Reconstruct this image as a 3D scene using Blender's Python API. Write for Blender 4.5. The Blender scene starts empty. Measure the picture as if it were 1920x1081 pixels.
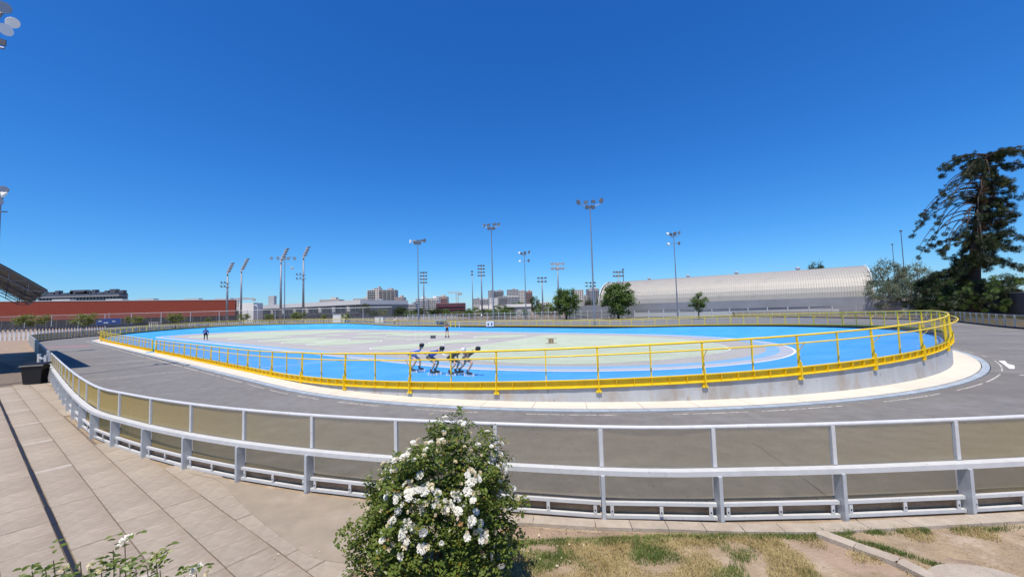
import bpy, bmesh, math, random
from mathutils import Vector, Matrix, Euler, noise
R = math.radians
random.seed(7)
sc = bpy.context.scene
col = sc.collection

# ------------------------------------------------------------------ camera
EYE, PITCH, ROLL, FPX = 2.85, 0.0562, 0.0276, 720.0
cd = bpy.data.cameras.new('camera'); cam = bpy.data.objects.new('camera', cd); col.objects.link(cam)
_r = Vector((1, 0, 0)); _f = Vector((0, math.cos(PITCH), math.sin(PITCH))); _u = Vector((0, -math.sin(PITCH), math.cos(PITCH)))
_X = _r*math.cos(ROLL) - _u*math.sin(ROLL); _Y = _r*math.sin(ROLL) + _u*math.cos(ROLL)
cam.matrix_world = Matrix(((_X.x, _Y.x, -_f.x, 0), (_X.y, _Y.y, -_f.y, 0), (_X.z, _Y.z, -_f.z, EYE), (0, 0, 0, 1)))
cd.sensor_width = 36; cd.lens = FPX/1920*36; cd.clip_start = .05; cd.clip_end = 9000
sc.camera = cam

# ------------------------------------------------------------------ light
SUN_EL, SAX, SAY = R(66), -.2, -.98
w = bpy.data.worlds.new('World'); sc.world = w; w.use_nodes = True
nt = w.node_tree; nt.nodes.clear()
sky = nt.nodes.new('ShaderNodeTexSky'); sky.sky_type = 'NISHITA'; sky.sun_disc = False
sky.sun_elevation = SUN_EL; sky.sun_rotation = math.atan2(SAX, SAY) % (2*math.pi)
sky.altitude = 500; sky.air_density = 1.15; sky.dust_density = .25; sky.ozone_density = 4.0
bg = nt.nodes.new('ShaderNodeBackground'); bg.inputs[1].default_value = .085
wo = nt.nodes.new('ShaderNodeOutputWorld')
tint = nt.nodes.new('ShaderNodeMix'); tint.data_type = 'RGBA'; tint.blend_type = 'MULTIPLY'; tint.inputs[0].default_value = 1; tint.inputs[7].default_value = (.68, .90, 1.17, 1)
hs_ = nt.nodes.new('ShaderNodeHueSaturation'); hs_.inputs['Saturation'].default_value = 1.04
nt.links.new(sky.outputs[0], tint.inputs[6]); nt.links.new(tint.outputs[2], hs_.inputs['Color']); sp_ = nt.nodes.new('ShaderNodeSeparateColor'); cb_ = nt.nodes.new('ShaderNodeCombineColor'); nt.links.new(hs_.outputs[0], sp_.inputs[0])
for _i, (_a, _p) in enumerate(((.47, 1.42), (.90, 1.10), (1.55, .90))):
    m1 = nt.nodes.new('ShaderNodeMath'); m1.operation = 'POWER'; m1.inputs[1].default_value = _p; m2_ = nt.nodes.new('ShaderNodeMath'); m2_.operation = 'MULTIPLY'; m2_.inputs[1].default_value = _a
    nt.links.new(sp_.outputs[_i], m1.inputs[0]); nt.links.new(m1.outputs[0], m2_.inputs[0]); nt.links.new(m2_.outputs[0], cb_.inputs[_i])
nt.links.new(cb_.outputs[0], bg.inputs[0]); nt.links.new(bg.outputs[0], wo.inputs[0])
ld = bpy.data.lights.new('sun', 'SUN'); ld.energy = 4.6; ld.angle = R(.5); ld.color = (1, .92, .80)
sun = bpy.data.objects.new('sun', ld); col.objects.link(sun)
sd = Vector((SAX*math.cos(SUN_EL), SAY*math.cos(SUN_EL), math.sin(SUN_EL))).normalized()
sun.rotation_euler = sd.to_track_quat('Z', 'Y').to_euler(); sun.location = (0, 0, 60)
vs = sc.view_settings; vs.view_transform = 'Standard'; vs.look = 'None'; vs.gamma = 1; vs.use_curve_mapping = False
vs.exposure = 0.25
sc.cycles.max_bounces = 8; sc.cycles.transparent_max_bounces = 24; sc.cycles.glossy_bounces = 3

# ------------------------------------------------------------------ helpers
def at(px, py, D):
    """a point of the place at depth D that the photograph shows at this spot"""
    U, V = px-960, py-540.5
    u = (U*math.cos(ROLL)-V*math.sin(ROLL))/FPX; v = (U*math.sin(ROLL)+V*math.cos(ROLL))/FPX
    y = math.cos(PITCH)+v*math.sin(PITCH); z = math.sin(PITCH)-v*math.cos(PITCH)
    t = D/y
    return Vector((u*t, D, EYE+z*t))
def gx(px, D, py=585):
    p = at(px, py, D); return Vector((p.x, D, 0))

MATS = {}
def mat(name, c=(.5, .5, .5), rough=.7, metal=0, var=0, vscale=3, bump=0, bscale=60, c2=None, spec=.5, coat=0, detail=4, dirt=None, dscale=.7, dlo=.5, dhi=.7, stretch=None, d2=None):
    m = bpy.data.materials.new(name); m.use_nodes = True; n = m.node_tree; N = n.nodes; L = n.links
    b = N['Principled BSDF']; b.inputs['Roughness'].default_value = rough; b.inputs['Metallic'].default_value = metal
    b.inputs['Specular IOR Level'].default_value = spec
    if coat: b.inputs['Coat Weight'].default_value = coat
    b.inputs['Base Color'].default_value = (*c, 1)
    tc = N.new('ShaderNodeTexCoord')
    src = tc.outputs['Object']
    if stretch:
        mp = N.new('ShaderNodeMapping'); mp.inputs['Scale'].default_value = stretch; L.new(src, mp.inputs[0]); src = mp.outputs[0]
    cur = None
    if var or c2:
        t = N.new('ShaderNodeTexNoise'); t.inputs['Scale'].default_value = vscale; t.inputs['Detail'].default_value = detail; t.inputs['Roughness'].default_value = .65
        L.new(src, t.inputs['Vector'])
        rp = N.new('ShaderNodeValToRGB'); L.new(t.outputs['Fac'], rp.inputs[0])
        a = c if c2 else tuple(x*(1-var) for x in c); bb = c2 if c2 else tuple(min(x*(1+var), 1) for x in c)
        rp.color_ramp.elements[0].position = .35; rp.color_ramp.elements[0].color = (*a, 1)
        rp.color_ramp.elements[1].position = .65; rp.color_ramp.elements[1].color = (*bb, 1)
        cur = rp.outputs[0]
    for (dc, dsc, lo, hi) in ([(dirt, dscale, dlo, dhi)] if dirt else []) + (d2 or []):
        t2 = N.new('ShaderNodeTexNoise'); t2.inputs['Scale'].default_value = dsc; t2.inputs['Detail'].default_value = 8; t2.inputs['Roughness'].default_value = .7
        L.new(src, t2.inputs['Vector'])
        mr = N.new('ShaderNodeMapRange'); mr.inputs[1].default_value = lo; mr.inputs[2].default_value = hi; L.new(t2.outputs['Fac'], mr.inputs[0])
        mx = N.new('ShaderNodeMix'); mx.data_type = 'RGBA'; L.new(mr.outputs[0], mx.inputs['Factor'])
        if cur: L.new(cur, mx.inputs[6])
        else: mx.inputs[6].default_value = (*c, 1)
        mx.inputs[7].default_value = (*dc, 1); cur = mx.outputs[2]
    if cur: L.new(cur, b.inputs['Base Color'])
    if bump:
        t3 = N.new('ShaderNodeTexNoise'); t3.inputs['Scale'].default_value = bscale; t3.inputs['Detail'].default_value = 5
        L.new(tc.outputs['Object'], t3.inputs['Vector'])
        bp = N.new('ShaderNodeBump'); bp.inputs['Strength'].default_value = bump; bp.inputs['Distance'].default_value = .02
        L.new(t3.outputs['Fac'], bp.inputs['Height']); L.new(bp.outputs[0], b.inputs['Normal'])
    MATS[name] = m
    return m
def rndtint(m, amt=.12):
    """each piece of a kind a little lighter or darker"""
    n = m.node_tree; b = n.nodes['Principled BSDF']; oi = n.nodes.new('ShaderNodeObjectInfo')
    hs = n.nodes.new('ShaderNodeHueSaturation'); mr = n.nodes.new('ShaderNodeMapRange')
    mr.inputs[3].default_value = 1-amt; mr.inputs[4].default_value = 1+amt
    n.links.new(oi.outputs['Random'], mr.inputs[0]); n.links.new(mr.outputs[0], hs.inputs['Value'])
    lk = b.inputs['Base Color'].links
    if lk: n.links.new(lk[0].from_socket, hs.inputs['Color'])
    else: hs.inputs['Color'].default_value = b.inputs['Base Color'].default_value
    n.links.new(hs.outputs[0], b.inputs['Base Color']); return m

mat('asphalt', (.182, .171, .156), .88, var=.13, vscale=2.5, bump=.35, bscale=160, dirt=(.25, .24, .23), dscale=.25, dlo=.5, dhi=.75, detail=9, d2=[((.135, .122, .114), .13, .48, .68), ((.11, .10, .095), .9, .66, .74), ((.24, .225, .205), 60, .58, .66)])
mat('dirt', (.30, .215, .15), .95, var=.18, vscale=1.3, bump=.9, bscale=25, dirt=(.40, .31, .23), dscale=.5, dlo=.5, dhi=.7, detail=8)
mat('garden_soil', (.31, .23, .145), .95, var=.16, vscale=3, bump=1, bscale=30, dirt=(.43, .335, .245), dscale=2.2, dlo=.5, dhi=.68, detail=8, d2=[((.2, .13, .08), 9, .58, .7)])
mat('far_ground', (.28, .24, .18), .95, var=.2, vscale=.05, detail=8)
mat('joint_sand', (.17, .13, .095), .95, var=.25, vscale=6, bump=.5, bscale=60, detail=8)
rndtint(mat('slab', (.355, .295, .225), .9, var=.12, vscale=9, bump=.6, bscale=90, dirt=(.29, .225, .16), dscale=1.6, dlo=.45, dhi=.7, detail=9, d2=[((.43, .375, .31), 5, .56, .72), ((.19, .15, .11), 18, .66, .72)]), .07)
mat('pale_slab', (.42, .365, .30), .9, var=.07, vscale=9, bump=.45, bscale=90, dirt=(.5, .44, .38), dscale=3, detail=8)
mat('screed', (.30, .245, .18), .93, var=.08, vscale=3, bump=.5, bscale=80, dirt=(.37, .30, .235), dscale=1.3, detail=9)
rndtint(mat('kerb', (.40, .34, .27), .92, var=.12, vscale=6, bump=.6, bscale=70, dirt=(.34, .27, .2), dscale=2.5, detail=8), .05)
rndtint(mat('cream', (.62, .57, .48), .85, var=.04, vscale=1.5, bump=.2, bscale=80, dirt=(.52, .46, .38), dscale=.9, dlo=.52, dhi=.8, detail=8), .035)
rndtint(mat('gutter_stone', (.33, .38, .43), .85, var=.1, vscale=3, bump=.2, bscale=80, detail=6), .08)
mat('wall_concrete', (.43, .445, .455), .9, var=.08, vscale=1.6, bump=.3, bscale=50, dirt=(.34, .29, .24), dscale=1.1, dlo=.5, dhi=.7, detail=9, stretch=(1, 1, .45), d2=[((.42, .34, .27), 2.6, .55, .72), ((.15, .12, .1), 5.5, .62, .72)])
mat('blue_track', (.06, .34, .77), .5, var=.04, vscale=.6, detail=9, dirt=(.095, .40, .80), dscale=.35, dlo=.48, dhi=.72, spec=.3, d2=[((.04, .25, .62), 1.3, .6, .75)])
mat('pale_blue', (.21, .42, .68), .6, var=.04, vscale=1)
mat('lilac', (.42, .43, .48), .7, var=.04, vscale=1)
mat('infield_grey', (.395, .37, .335), .75, var=.06, vscale=.5, detail=9, dirt=(.44, .41, .39), dscale=.2, d2=[((.30, .28, .27), .6, .62, .78)])
mat('infield_green', (.44, .49, .35), .75, var=.05, vscale=.5, detail=9, dirt=(.51, .55, .43), dscale=.25, d2=[((.36, .39, .30), .7, .63, .78)])
mat('white_paint', (.78, .78, .75), .75, var=.08, vscale=8, detail=6)
mat('worn_paint', (.66, .62, .55), .85, dirt=(.22, .20, .19), dscale=9, dlo=.44, dhi=.6, var=.05)
mat('red_wear', (.25, .17, .165), .9, var=.1, vscale=1.5, detail=8)
mat('yellow', (.80, .56, .012), .45, var=.07, vscale=3, coat=.1, dirt=(.60, .38, .02), dscale=4, dlo=.56, dhi=.72, detail=8, d2=[((.22, .11, .04), 14, .69, .74)])
mat('black_board', (.012, .012, .016), .6)
mat('black', (.012, .012, .013), .5)
mat('galv', (.52, .55, .58), .5, metal=.35, var=.09, vscale=5, dirt=(.4, .39, .37), dscale=7, dlo=.6, dhi=.72, detail=7)
mat('white_rail', (.55, .555, .55), .5, var=.05, vscale=6, dirt=(.36, .32, .27), dscale=11, dlo=.6, dhi=.7, bump=.1, bscale=40, d2=[((.5, .5, .49), 2.2, .5, .65)])
mat('grey_rail', (.45, .46, .45), .6, metal=.2, var=.1, vscale=5)
mat('mast_steel', (.23, .25, .285), .5, metal=.4, var=.1, vscale=.8)
mat('dark_steel', (.10, .105, .12), .55, metal=.3, var=.1, vscale=1)
mat('lamp_white', (.8, .8, .78), .4)
mat('lens', (.25, .27, .3), .15, metal=.3)
mat('brick_red', (.235, .042, .022), .85, var=.16, vscale=.7, detail=8, bump=.3, bscale=20, stretch=(1, 1, 6))
mat('dark_base', (.035, .04, .05), .5, var=.3, vscale=.3)
mat('dark_glass', (.03, .04, .055), .2)
mat('pale_roof', (.55, .56, .55), .6, var=.05)
mat('grey_facade', (.13, .145, .165), .5, var=.2, vscale=.2)
mat('slate', (.07, .085, .11), .5, var=.2, vscale=.3)
mat('blue_cloth', (.012, .045, .18), .7, var=.1)
mat('concrete_pale', (.50, .47, .43), .85, var=.06, vscale=.2)
mat('concrete_grey', (.36, .36, .36), .85, var=.06, vscale=.2)
mat('plaster_white', (.68, .67, .63), .8, var=.05, vscale=.2)
mat('salmon', (.48, .25, .19), .8, var=.05, vscale=.2)
mat('maroon', (.20, .06, .07), .8, var=.1, vscale=.3)
mat('hall_metal', (.38, .36, .32), .6, metal=.15, var=.05, vscale=.25, detail=6, dirt=(.33, .31, .28), dscale=.25, d2=[((.27, .25, .22), .6, .62, .8)])
mat('hall_wall', (.30, .305, .32), .5, metal=.4, var=.08, vscale=.3)
mat('bark', (.11, .08, .06), .95, var=.25, vscale=3, bump=.6, bscale=12)
mat('dark_bark', (.05, .036, .028), .95, var=.25, vscale=3)
mat('dark_wall', (.055, .06, .07), .85, var=.2, vscale=.4)
mat('roof_sheet', (.07, .08, .075), .6, var=.2, vscale=1, stretch=(1, 1, 1))
mat('bin_black', (.01, .01, .011), .45)
mat('skin', (.64, .35, .21), .8, var=.05, vscale=8)
mat('hair', (.02, .014, .01), .6)
mat('crane_red', (.5, .2, .1), .6)
mat('crane_grey', (.45, .45, .42), .6)
mat('timber_brown', (.34, .22, .13), .9, var=.3, vscale=3, dirt=(.2, .13, .08), dscale=2, stretch=(1, 1, 4), detail=8)
mat('timber', (.33, .25, .15), .8, var=.2)
for nm, c in dict(cloth_black=(.012, .012, .015), cloth_navy=(.02, .03, .14), cloth_blue=(.015, .09, .42), cloth_grey=(.09, .09, .1), cloth_white=(.7, .68, .7), cloth_pink=(.62, .40, .44), cloth_lav=(.48, .42, .66), cloth_olive=(.05, .05, .03), red=(.45, .03, .02)).items():
    mat(nm, c, .8, var=.08, vscale=6)
def leafmat(name, a, b, sc_=2.0, trans=.35, rough=.55):
    m = bpy.data.materials.new(name); m.use_nodes = True; n = m.node_tree; N = n.nodes; L = n.links
    bs = N['Principled BSDF']; bs.inputs['Roughness'].default_value = rough; bs.inputs['Specular IOR Level'].default_value = .35
    tc = N.new('ShaderNodeTexCoord'); t = N.new('ShaderNodeTexNoise'); t.inputs['Scale'].default_value = sc_; t.inputs['Detail'].default_value = 6; t.inputs['Roughness'].default_value = .8
    L.new(tc.outputs['Object'], t.inputs['Vector'])
    rp = N.new('ShaderNodeValToRGB'); rp.color_ramp.elements[0].position = .36; rp.color_ramp.elements[1].position = .64
    rp.color_ramp.elements[0].color = (*a, 1); rp.color_ramp.elements[1].color = (*b, 1); L.new(t.outputs['Fac'], rp.inputs[0])
    L.new(rp.outputs[0], bs.inputs['Base Color'])
    tr = N.new('ShaderNodeBsdfTranslucent'); L.new(rp.outputs[0], tr.inputs[0]); mx = N.new('ShaderNodeMixShader'); mx.inputs[0].default_value = trans
    L.new(bs.outputs[0], mx.inputs[1]); L.new(tr.outputs[0], mx.inputs[2]); L.new(mx.outputs[0], N['Material Output'].inputs[0])
    MATS[name] = m; return m
leafmat('rose_leaf', (.055, .10, .016), (.22, .27, .05), 12, .3, .4)
leafmat('rose_leaf_dry', (.22, .15, .03), (.30, .24, .05), 9)
leafmat('leaf_green', (.065, .12, .025), (.17, .25, .06), 1.2)
leafmat('leaf_dark', (.03, .055, .018), (.08, .12, .035), .9)
leafmat('leaf_lime', (.13, .17, .035), (.24, .27, .07), .6)
leafmat('leaf_silver', (.10, .13, .075), (.24, .27, .18), .5)
leafmat('leaf_purple', (.05, .02, .025), (.11, .05, .05), .5)
leafmat('leaf_pine', (.018, .03, .012), (.055, .075, .022), .35, .15)
leafmat('leaf_brown', (.05, .028, .015), (.12, .06, .03), .5, .15)
leafmat('petal', (.80, .77, .66), (.88, .86, .79), 14, .3, .6)
leafmat('petal_cream', (.66, .55, .33), (.80, .72, .52), 14, .3, .6)
leafmat('petal_brown', (.45, .22, .07), (.62, .40, .18), 14, .2, .7)
leafmat('grass_green', (.09, .15, .03), (.22, .27, .07), 3, .3)
leafmat('grass_straw', (.38, .29, .11), (.58, .48, .24), 3, .3)
def glassmat(name, tint, haze, hazew, gloss=.06, rough=.03, grime=None, glare=None):
    m = bpy.data.materials.new(name); m.use_nodes = True; n = m.node_tree; N = n.nodes; L = n.links; N.remove(N['Principled BSDF'])
    tr = N.new('ShaderNodeBsdfTransparent'); tr.inputs[0].default_value = (*tint, 1)
    df = N.new('ShaderNodeBsdfDiffuse'); df.inputs[0].default_value = (*haze, 1)
    gl = N.new('ShaderNodeBsdfGlossy'); gl.inputs['Roughness'].default_value = rough
    lw = N.new('ShaderNodeLayerWeight'); pw = N.new('ShaderNodeMath'); pw.operation = 'POWER'; pw.inputs[1].default_value = 4.5; L.new(lw.outputs['Facing'], pw.inputs[0])
    ml = N.new('ShaderNodeMath'); ml.operation = 'MULTIPLY_ADD'; ml.inputs[1].default_value = gloss*.55; ml.inputs[2].default_value = gloss*.03; L.new(pw.outputs[0], ml.inputs[0])
    a = N.new('ShaderNodeMixShader'); L.new(tr.outputs[0], a.inputs[1]); L.new(df.outputs[0], a.inputs[2])
    tc = N.new('ShaderNodeTexCoord'); t = N.new('ShaderNodeTexNoise'); t.inputs['Scale'].default_value = 1.7; t.inputs['Detail'].default_value = 8; t.inputs['Roughness'].default_value = .7
    L.new(tc.outputs['Object'], t.inputs['Vector'])
    mr = N.new('ShaderNodeMapRange'); mr.inputs[1].default_value = .3; mr.inputs[2].default_value = .75; mr.inputs[3].default_value = hazew*.7; mr.inputs[4].default_value = hazew*1.35
    L.new(t.outputs['Fac'], mr.inputs[0])
    if glare:
        t5 = N.new('ShaderNodeTexNoise'); t5.inputs['Scale'].default_value = 34; t5.inputs['Detail'].default_value = 6; L.new(tc.outputs['Object'], t5.inputs['Vector'])
        m5 = N.new('ShaderNodeMapRange'); m5.inputs[1].default_value = .62; m5.inputs[2].default_value = .75; m5.inputs[4].default_value = .22; L.new(t5.outputs['Fac'], m5.inputs[0])
        a5 = N.new('ShaderNodeMath'); L.new(m5.outputs[0], a5.inputs[0]); L.new(mr.outputs[0], a5.inputs[1]); mr = a5
        gl.inputs['Roughness'].default_value = .1
        p2 = N.new('ShaderNodeMath'); p2.operation = 'POWER'; p2.inputs[1].default_value = 2.2; L.new(lw.outputs['Facing'], p2.inputs[0])
        ad = N.new('ShaderNodeMath'); ad.operation = 'MULTIPLY_ADD'; ad.inputs[1].default_value = .95; ad.use_clamp = True; L.new(p2.outputs[0], ad.inputs[0]); L.new(mr.outputs[0], ad.inputs[2]); L.new(ad.outputs[0], a.inputs[0])
        gm = N.new('ShaderNodeMix'); gm.data_type = 'RGBA'; gm.inputs[6].default_value = (*haze, 1); gm.inputs[7].default_value = (*glare, 1)
        L.new(lw.outputs['Facing'], gm.inputs['Factor']); L.new(gm.outputs[2], df.inputs[0])
    else: L.new(mr.outputs[0], a.inputs[0])
    c = N.new('ShaderNodeMixShader'); L.new(ml.outputs[0], c.inputs[0]); L.new(a.outputs[0], c.inputs[1]); L.new(gl.outputs[0], c.inputs[2])
    L.new(c.outputs[0], N['Material Output'].inputs[0]); MATS[name] = m; return m
glassmat('clear_glass', (.97, .98, .98), (.5, .55, .6), .02, .8)
glassmat('acrylic', (.93, .91, .85), (.34, .30, .22), .11, .6, .08, glare=(.43, .30, .05))  # golden glare at glancing angles is mixed into the diffuse colour
glassmat('mesh_net', (.9, .9, .9), (.3, .3, .3), .14, 0)

class MB:
    def __init__(s): s.v = []; s.f = []; s.m = []; s.mi = 0
    def add(s, vs_, fs): 
        o = len(s.v); s.v += [tuple(p) for p in vs_]; s.f += [tuple(i+o for i in f) for f in fs]; s.m += [s.mi]*len(fs); return s
    def box(s, c, sz, rz=0, M=None):
        hx, hy, hz = sz[0]/2, sz[1]/2, sz[2]/2
        P = [Vector((x, y, z)) for z in (-hz, hz) for y in (-hy, hy) for x in (-hx, hx)]
        if M is None: M = Matrix.Rotation(rz, 3, 'Z')
        P = [M @ p + Vector(c) for p in P]
        return s.add(P, [(0, 2, 3, 1), (4, 5, 7, 6), (0, 1, 5, 4), (2, 6, 7, 3), (0, 4, 6, 2), (1, 3, 7, 5)])
    def bar(s, a, b, wd, hh, up=(0, 0, 1)):
        a = Vector(a); b = Vector(b); d = (b-a); L_ = d.length
        if L_ < 1e-6: return s
        d /= L_; x = d.cross(Vector(up))
        if x.length < 1e-4: x = d.cross(Vector((1, 0, 0)))
        x.normalize(); y = x.cross(d).normalized(); x *= wd/2; y *= hh/2
        P = [a-x-y, a+x-y, a+x+y, a-x+y, b-x-y, b+x-y, b+x+y, b-x+y]
        return s.add(P, [(0, 1, 2, 3), (7, 6, 5, 4), (0, 4, 5, 1), (1, 5, 6, 2), (2, 6, 7, 3), (3, 7, 4, 0)])
    def tube(s, pts, r, n=8, cap=True, closed=False):
        pts = [Vector(p) for p in pts]; K = len(pts); rr = r if isinstance(r, (list, tuple)) else [r]*K
        base = len(s.v); prev = None
        for i, p in enumerate(pts):
            if closed: d = pts[(i+1) % K]-pts[i-1]
            else: d = pts[min(i+1, K-1)]-pts[max(i-1, 0)]
            if d.length < 1e-9: d = Vector((0, 0, 1))
            d.normalize()
            if prev is None:
                x = d.cross(Vector((0, 0, 1)))
                if x.length < .05: x = d.cross(Vector((1, 0, 0)))
            else: x = prev-d*prev.dot(d)
            if x.length < 1e-6: x = d.orthogonal()
            x.normalize(); prev = x; y = d.cross(x)
            for k in range(n):
                a = 2*math.pi*k/n; s.v.append(tuple(p+(x*math.cos(a)+y*math.sin(a))*rr[i]))
        for i in range(K if closed else K-1):
            j = (i+1) % K
            for k in range(n):
                k2 = (k+1) % n
                s.f.append((base+i*n+k, base+i*n+k2, base+j*n+k2, base+j*n+k)); s.m.append(s.mi)
        if cap and not closed:
            s.f.append(tuple(base+k for k in range(n))[::-1]); s.m.append(s.mi)
            s.f.append(tuple(base+(K-1)*n+k for k in range(n))); s.m.append(s.mi)
        return s
    def lathe(s, prof, c=(0, 0, 0), n=12, M=None):
        base = len(s.v); M = M or Matrix.Identity(3)
        for (r, z) in prof:
            for k in range(n):
                a = 2*math.pi*k/n; s.v.append(tuple(M @ Vector((r*math.cos(a), r*math.sin(a), z))+Vector(c)))
        for i in range(len(prof)-1):
            for k in range(n):
                k2 = (k+1) % n; s.f.append((base+i*n+k, base+i*n+k2, base+(i+1)*n+k2, base+(i+1)*n+k)); s.m.append(s.mi)
        s.f.append(tuple(base+k for k in range(n))[::-1]); s.m.append(s.mi)
        s.f.append(tuple(base+(len(prof)-1)*n+k for k in range(n))); s.m.append(s.mi)
        return s
    def strip(s, A, B, closed=False):
        n = len(A); o = len(s.v); s.v += [tuple(p) for p in A]+[tuple(p) for p in B]
        for i in range(n if closed else n-1):
            j = (i+1) % n; s.f.append((o+i, o+j, o+n+j, o+n+i)); s.m.append(s.mi)
        return s
    def mesh(s, name, mats, off=(0, 0, 0), smooth=False):
        me = bpy.data.meshes.new(name); ox, oy, oz = off
        me.from_pydata([(x-ox, y-oy, z-oz) for x, y, z in s.v], [], s.f)
        for m in (mats if isinstance(mats, (list, tuple)) else [mats]): me.materials.append(MATS[m])
        if isinstance(mats, (list, tuple)) and len(mats) > 1: me.polygons.foreach_set('material_index', s.m)
        if smooth: me.polygons.foreach_set('use_smooth', [True]*len(me.polygons))
        me.update(); return me
    def build(s, name, mats, parent=None, smooth=False, loc=None, **kw):
        off = (0, 0, 0)
        if parent is not None:
            off = parent['_w'] if '_w' in parent else (0, 0, 0)
        elif loc is not None: off = loc
        me = s.mesh(name, mats, off, smooth); o = bpy.data.objects.new(name, me); col.objects.link(o)
        if parent is not None: o.parent = parent
        elif loc is not None: o.location = loc
        for k, v_ in kw.items(): o[k] = v_
        return o
def inst(name, me, parent=None, loc=(0, 0, 0), rot=(0, 0, 0), scl=(1, 1, 1), **kw):
    o = bpy.data.objects.new(name, me); col.objects.link(o); o.parent = parent
    o.location = loc; o.rotation_euler = rot; o.scale = scl
    for k, v_ in kw.items(): o[k] = v_
    return o
def thing(name, label, cat, loc=(0, 0, 0), rz=0, group=None):
    o = bpy.data.objects.new(name, None); col.objects.link(o); o.empty_display_size = .2
    o.location = loc; o.rotation_euler = (0, 0, rz); o['label'] = label; o['category'] = cat
    if group: o['group'] = group
    o['_w'] = tuple(loc)
    return o
def copy_tree(o, parent=None):
    c = o.copy(); col.objects.link(c); c.parent = parent
    for ch in [k for k in bpy.data.objects if k.parent == o]: copy_tree(ch, c)
    return c
def kids(o): return [k for k in bpy.data.objects if k.parent == o]
def dup(o, label, loc, rz=None, scl=None, group=None):
    r = o.copy(); col.objects.link(r); r['label'] = label; r.location = loc
    if rz is not None: r.rotation_euler = (0, 0, rz)
    if scl is not None: r.scale = scl
    if group: r['group'] = group
    def rec(a, b):
        for ch in a.children:
            c = ch.copy(); col.objects.link(c); c.parent = b; rec(ch, c)
    rec(o, r); return r

# ------------------------------------------------------------------ the oval (stadium curve in plan)
OC = Vector((-20.73, 53.38)); OA = -.6619; OL = 32.29; OR = 21.99
OU = Vector((math.cos(OA), math.sin(OA))); ON = Vector((-math.sin(OA), math.cos(OA)))
def W2(a, b, z=0): p = OC+OU*a+ON*b; return Vector((p.x, p.y, z))
def stad(s, r):
    """point at arc length s of the wall curve, moved to radius r; returns a, b, normal angle"""
    hp = math.pi*OR; per = 4*OL+2*hp; s %= per
    if s < 2*OL: return -OL+s, -r, -math.pi/2
    if s < 2*OL+hp: t = (s-2*OL)/OR-math.pi/2; return OL+r*math.cos(t), r*math.sin(t), t
    if s < 4*OL+hp: return OL-(s-2*OL-hp), r, math.pi/2
    t = (s-4*OL-hp)/OR+math.pi/2; return -OL+r*math.cos(t), r*math.sin(t), t
HP = math.pi*OR; PER = 4*OL+2*HP
_ks = [OL, 2*OL-6, 2*OL+HP*.15, 2*OL+HP*.5, 2*OL+HP*.85, 2*OL+HP+6, 3*OL+HP, 4*OL+HP-6, 4*OL+HP+HP*.15, 4*OL+HP+HP*.5, 4*OL+HP+HP*.85, 4*OL+2*HP+6]
_kv = [-.119, -.094, .402, 1.034, .37, -.117, -.1, .034, .705, 1.008, .461, .062]
_KS = [k-PER for k in _ks]+_ks+[k+PER for k in _ks]; _KV = _kv*3
def _lin(s):
    for i in range(len(_KS)-1):
        if _KS[i] <= s <= _KS[i+1]:
            t = (s-_KS[i])/(_KS[i+1]-_KS[i]); return _KV[i]*(1-t)+_KV[i+1]*t
    return 0
_wc = {}
def wallz(s):
    s %= PER; k = round(s*4)
    if k not in _wc:
        tot = ws_ = 0
        for i in range(-10, 11):
            wt = .5+.5*math.cos(math.pi*i/11); tot += wt*_lin((k/4+i*.68) % PER); ws_ += wt
        _wc[k] = tot/ws_
    return _wc[k]
def wz(s):
    k = math.floor(s*4)/4; t = (s-k)*4; return wallz(k)*(1-t)+wallz(k+.25)*t
def OP(s, r, z=0):
    a, b, _ = stad(s, r); return W2(a, b, z)
def onrm(s):
    t = stad(s, OR)[2]; n_ = OU*math.cos(t)+ON*math.sin(t); return Vector((n_.x, n_.y, 0))
def tilt(b): return -.0125*(b+15.9)
def struct(mb, name, mats, parent=None, **kw):
    o = mb.build(name, mats, parent, **kw)
    if parent is None: o['kind'] = 'structure'; o['_w'] = (0, 0, 0)
    return o
# outer fence line in oval coordinates (a, b), clockwise from the straight
_F = [(-32, -28.35), (-16, -28.3), (0, -28.3), (16, -28.27), (32.3, -28.22)]
for d_, r_ in ((-80, 28.22), (-70, 28.28), (-60, 28.36), (-55, 28.32), (-50, 28.27), (-45, 28.35), (-38, 28.9), (-25, 30.5), (-10, 32.8), (5, 34.6), (20, 36.6), (37, 39)):
    _F.append((32.3+r_*math.cos(R(d_)), r_*math.sin(R(d_))))
for (x, y) in ((50.3, 42.6), (53.6, 48), (55, 60), (52, 78), (44, 93), (30, 104), (10, 115), (-14, 126), (-45, 133), (-70, 125), (-84, 110), (-86, 92), (-82.5, 77.2), (-77, 64.5), (-70, 56)):
    p = Vector((x, y))-OC; _F.append((p.dot(OU), p.dot(ON)))
FP = []
nF = len(_F)
for i in range(nF):
    p0, p1, p2, p3 = [Vector(_F[(i+k) % nF]) for k in (-1, 0, 1, 2)]
    for k in range(16):
        t = k/16
        FP.append(.5*((2*p1)+(-p0+p2)*t+(2*p0-5*p1+4*p2-p3)*t*t+(-p0+3*p1-3*p2+p3)*t**3))
_cum = [0]
for i in range(len(FP)): _cum.append(_cum[-1]+(FP[(i+1) % len(FP)]-FP[i]).length)
FPER = _cum[-1]
import bisect
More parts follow.
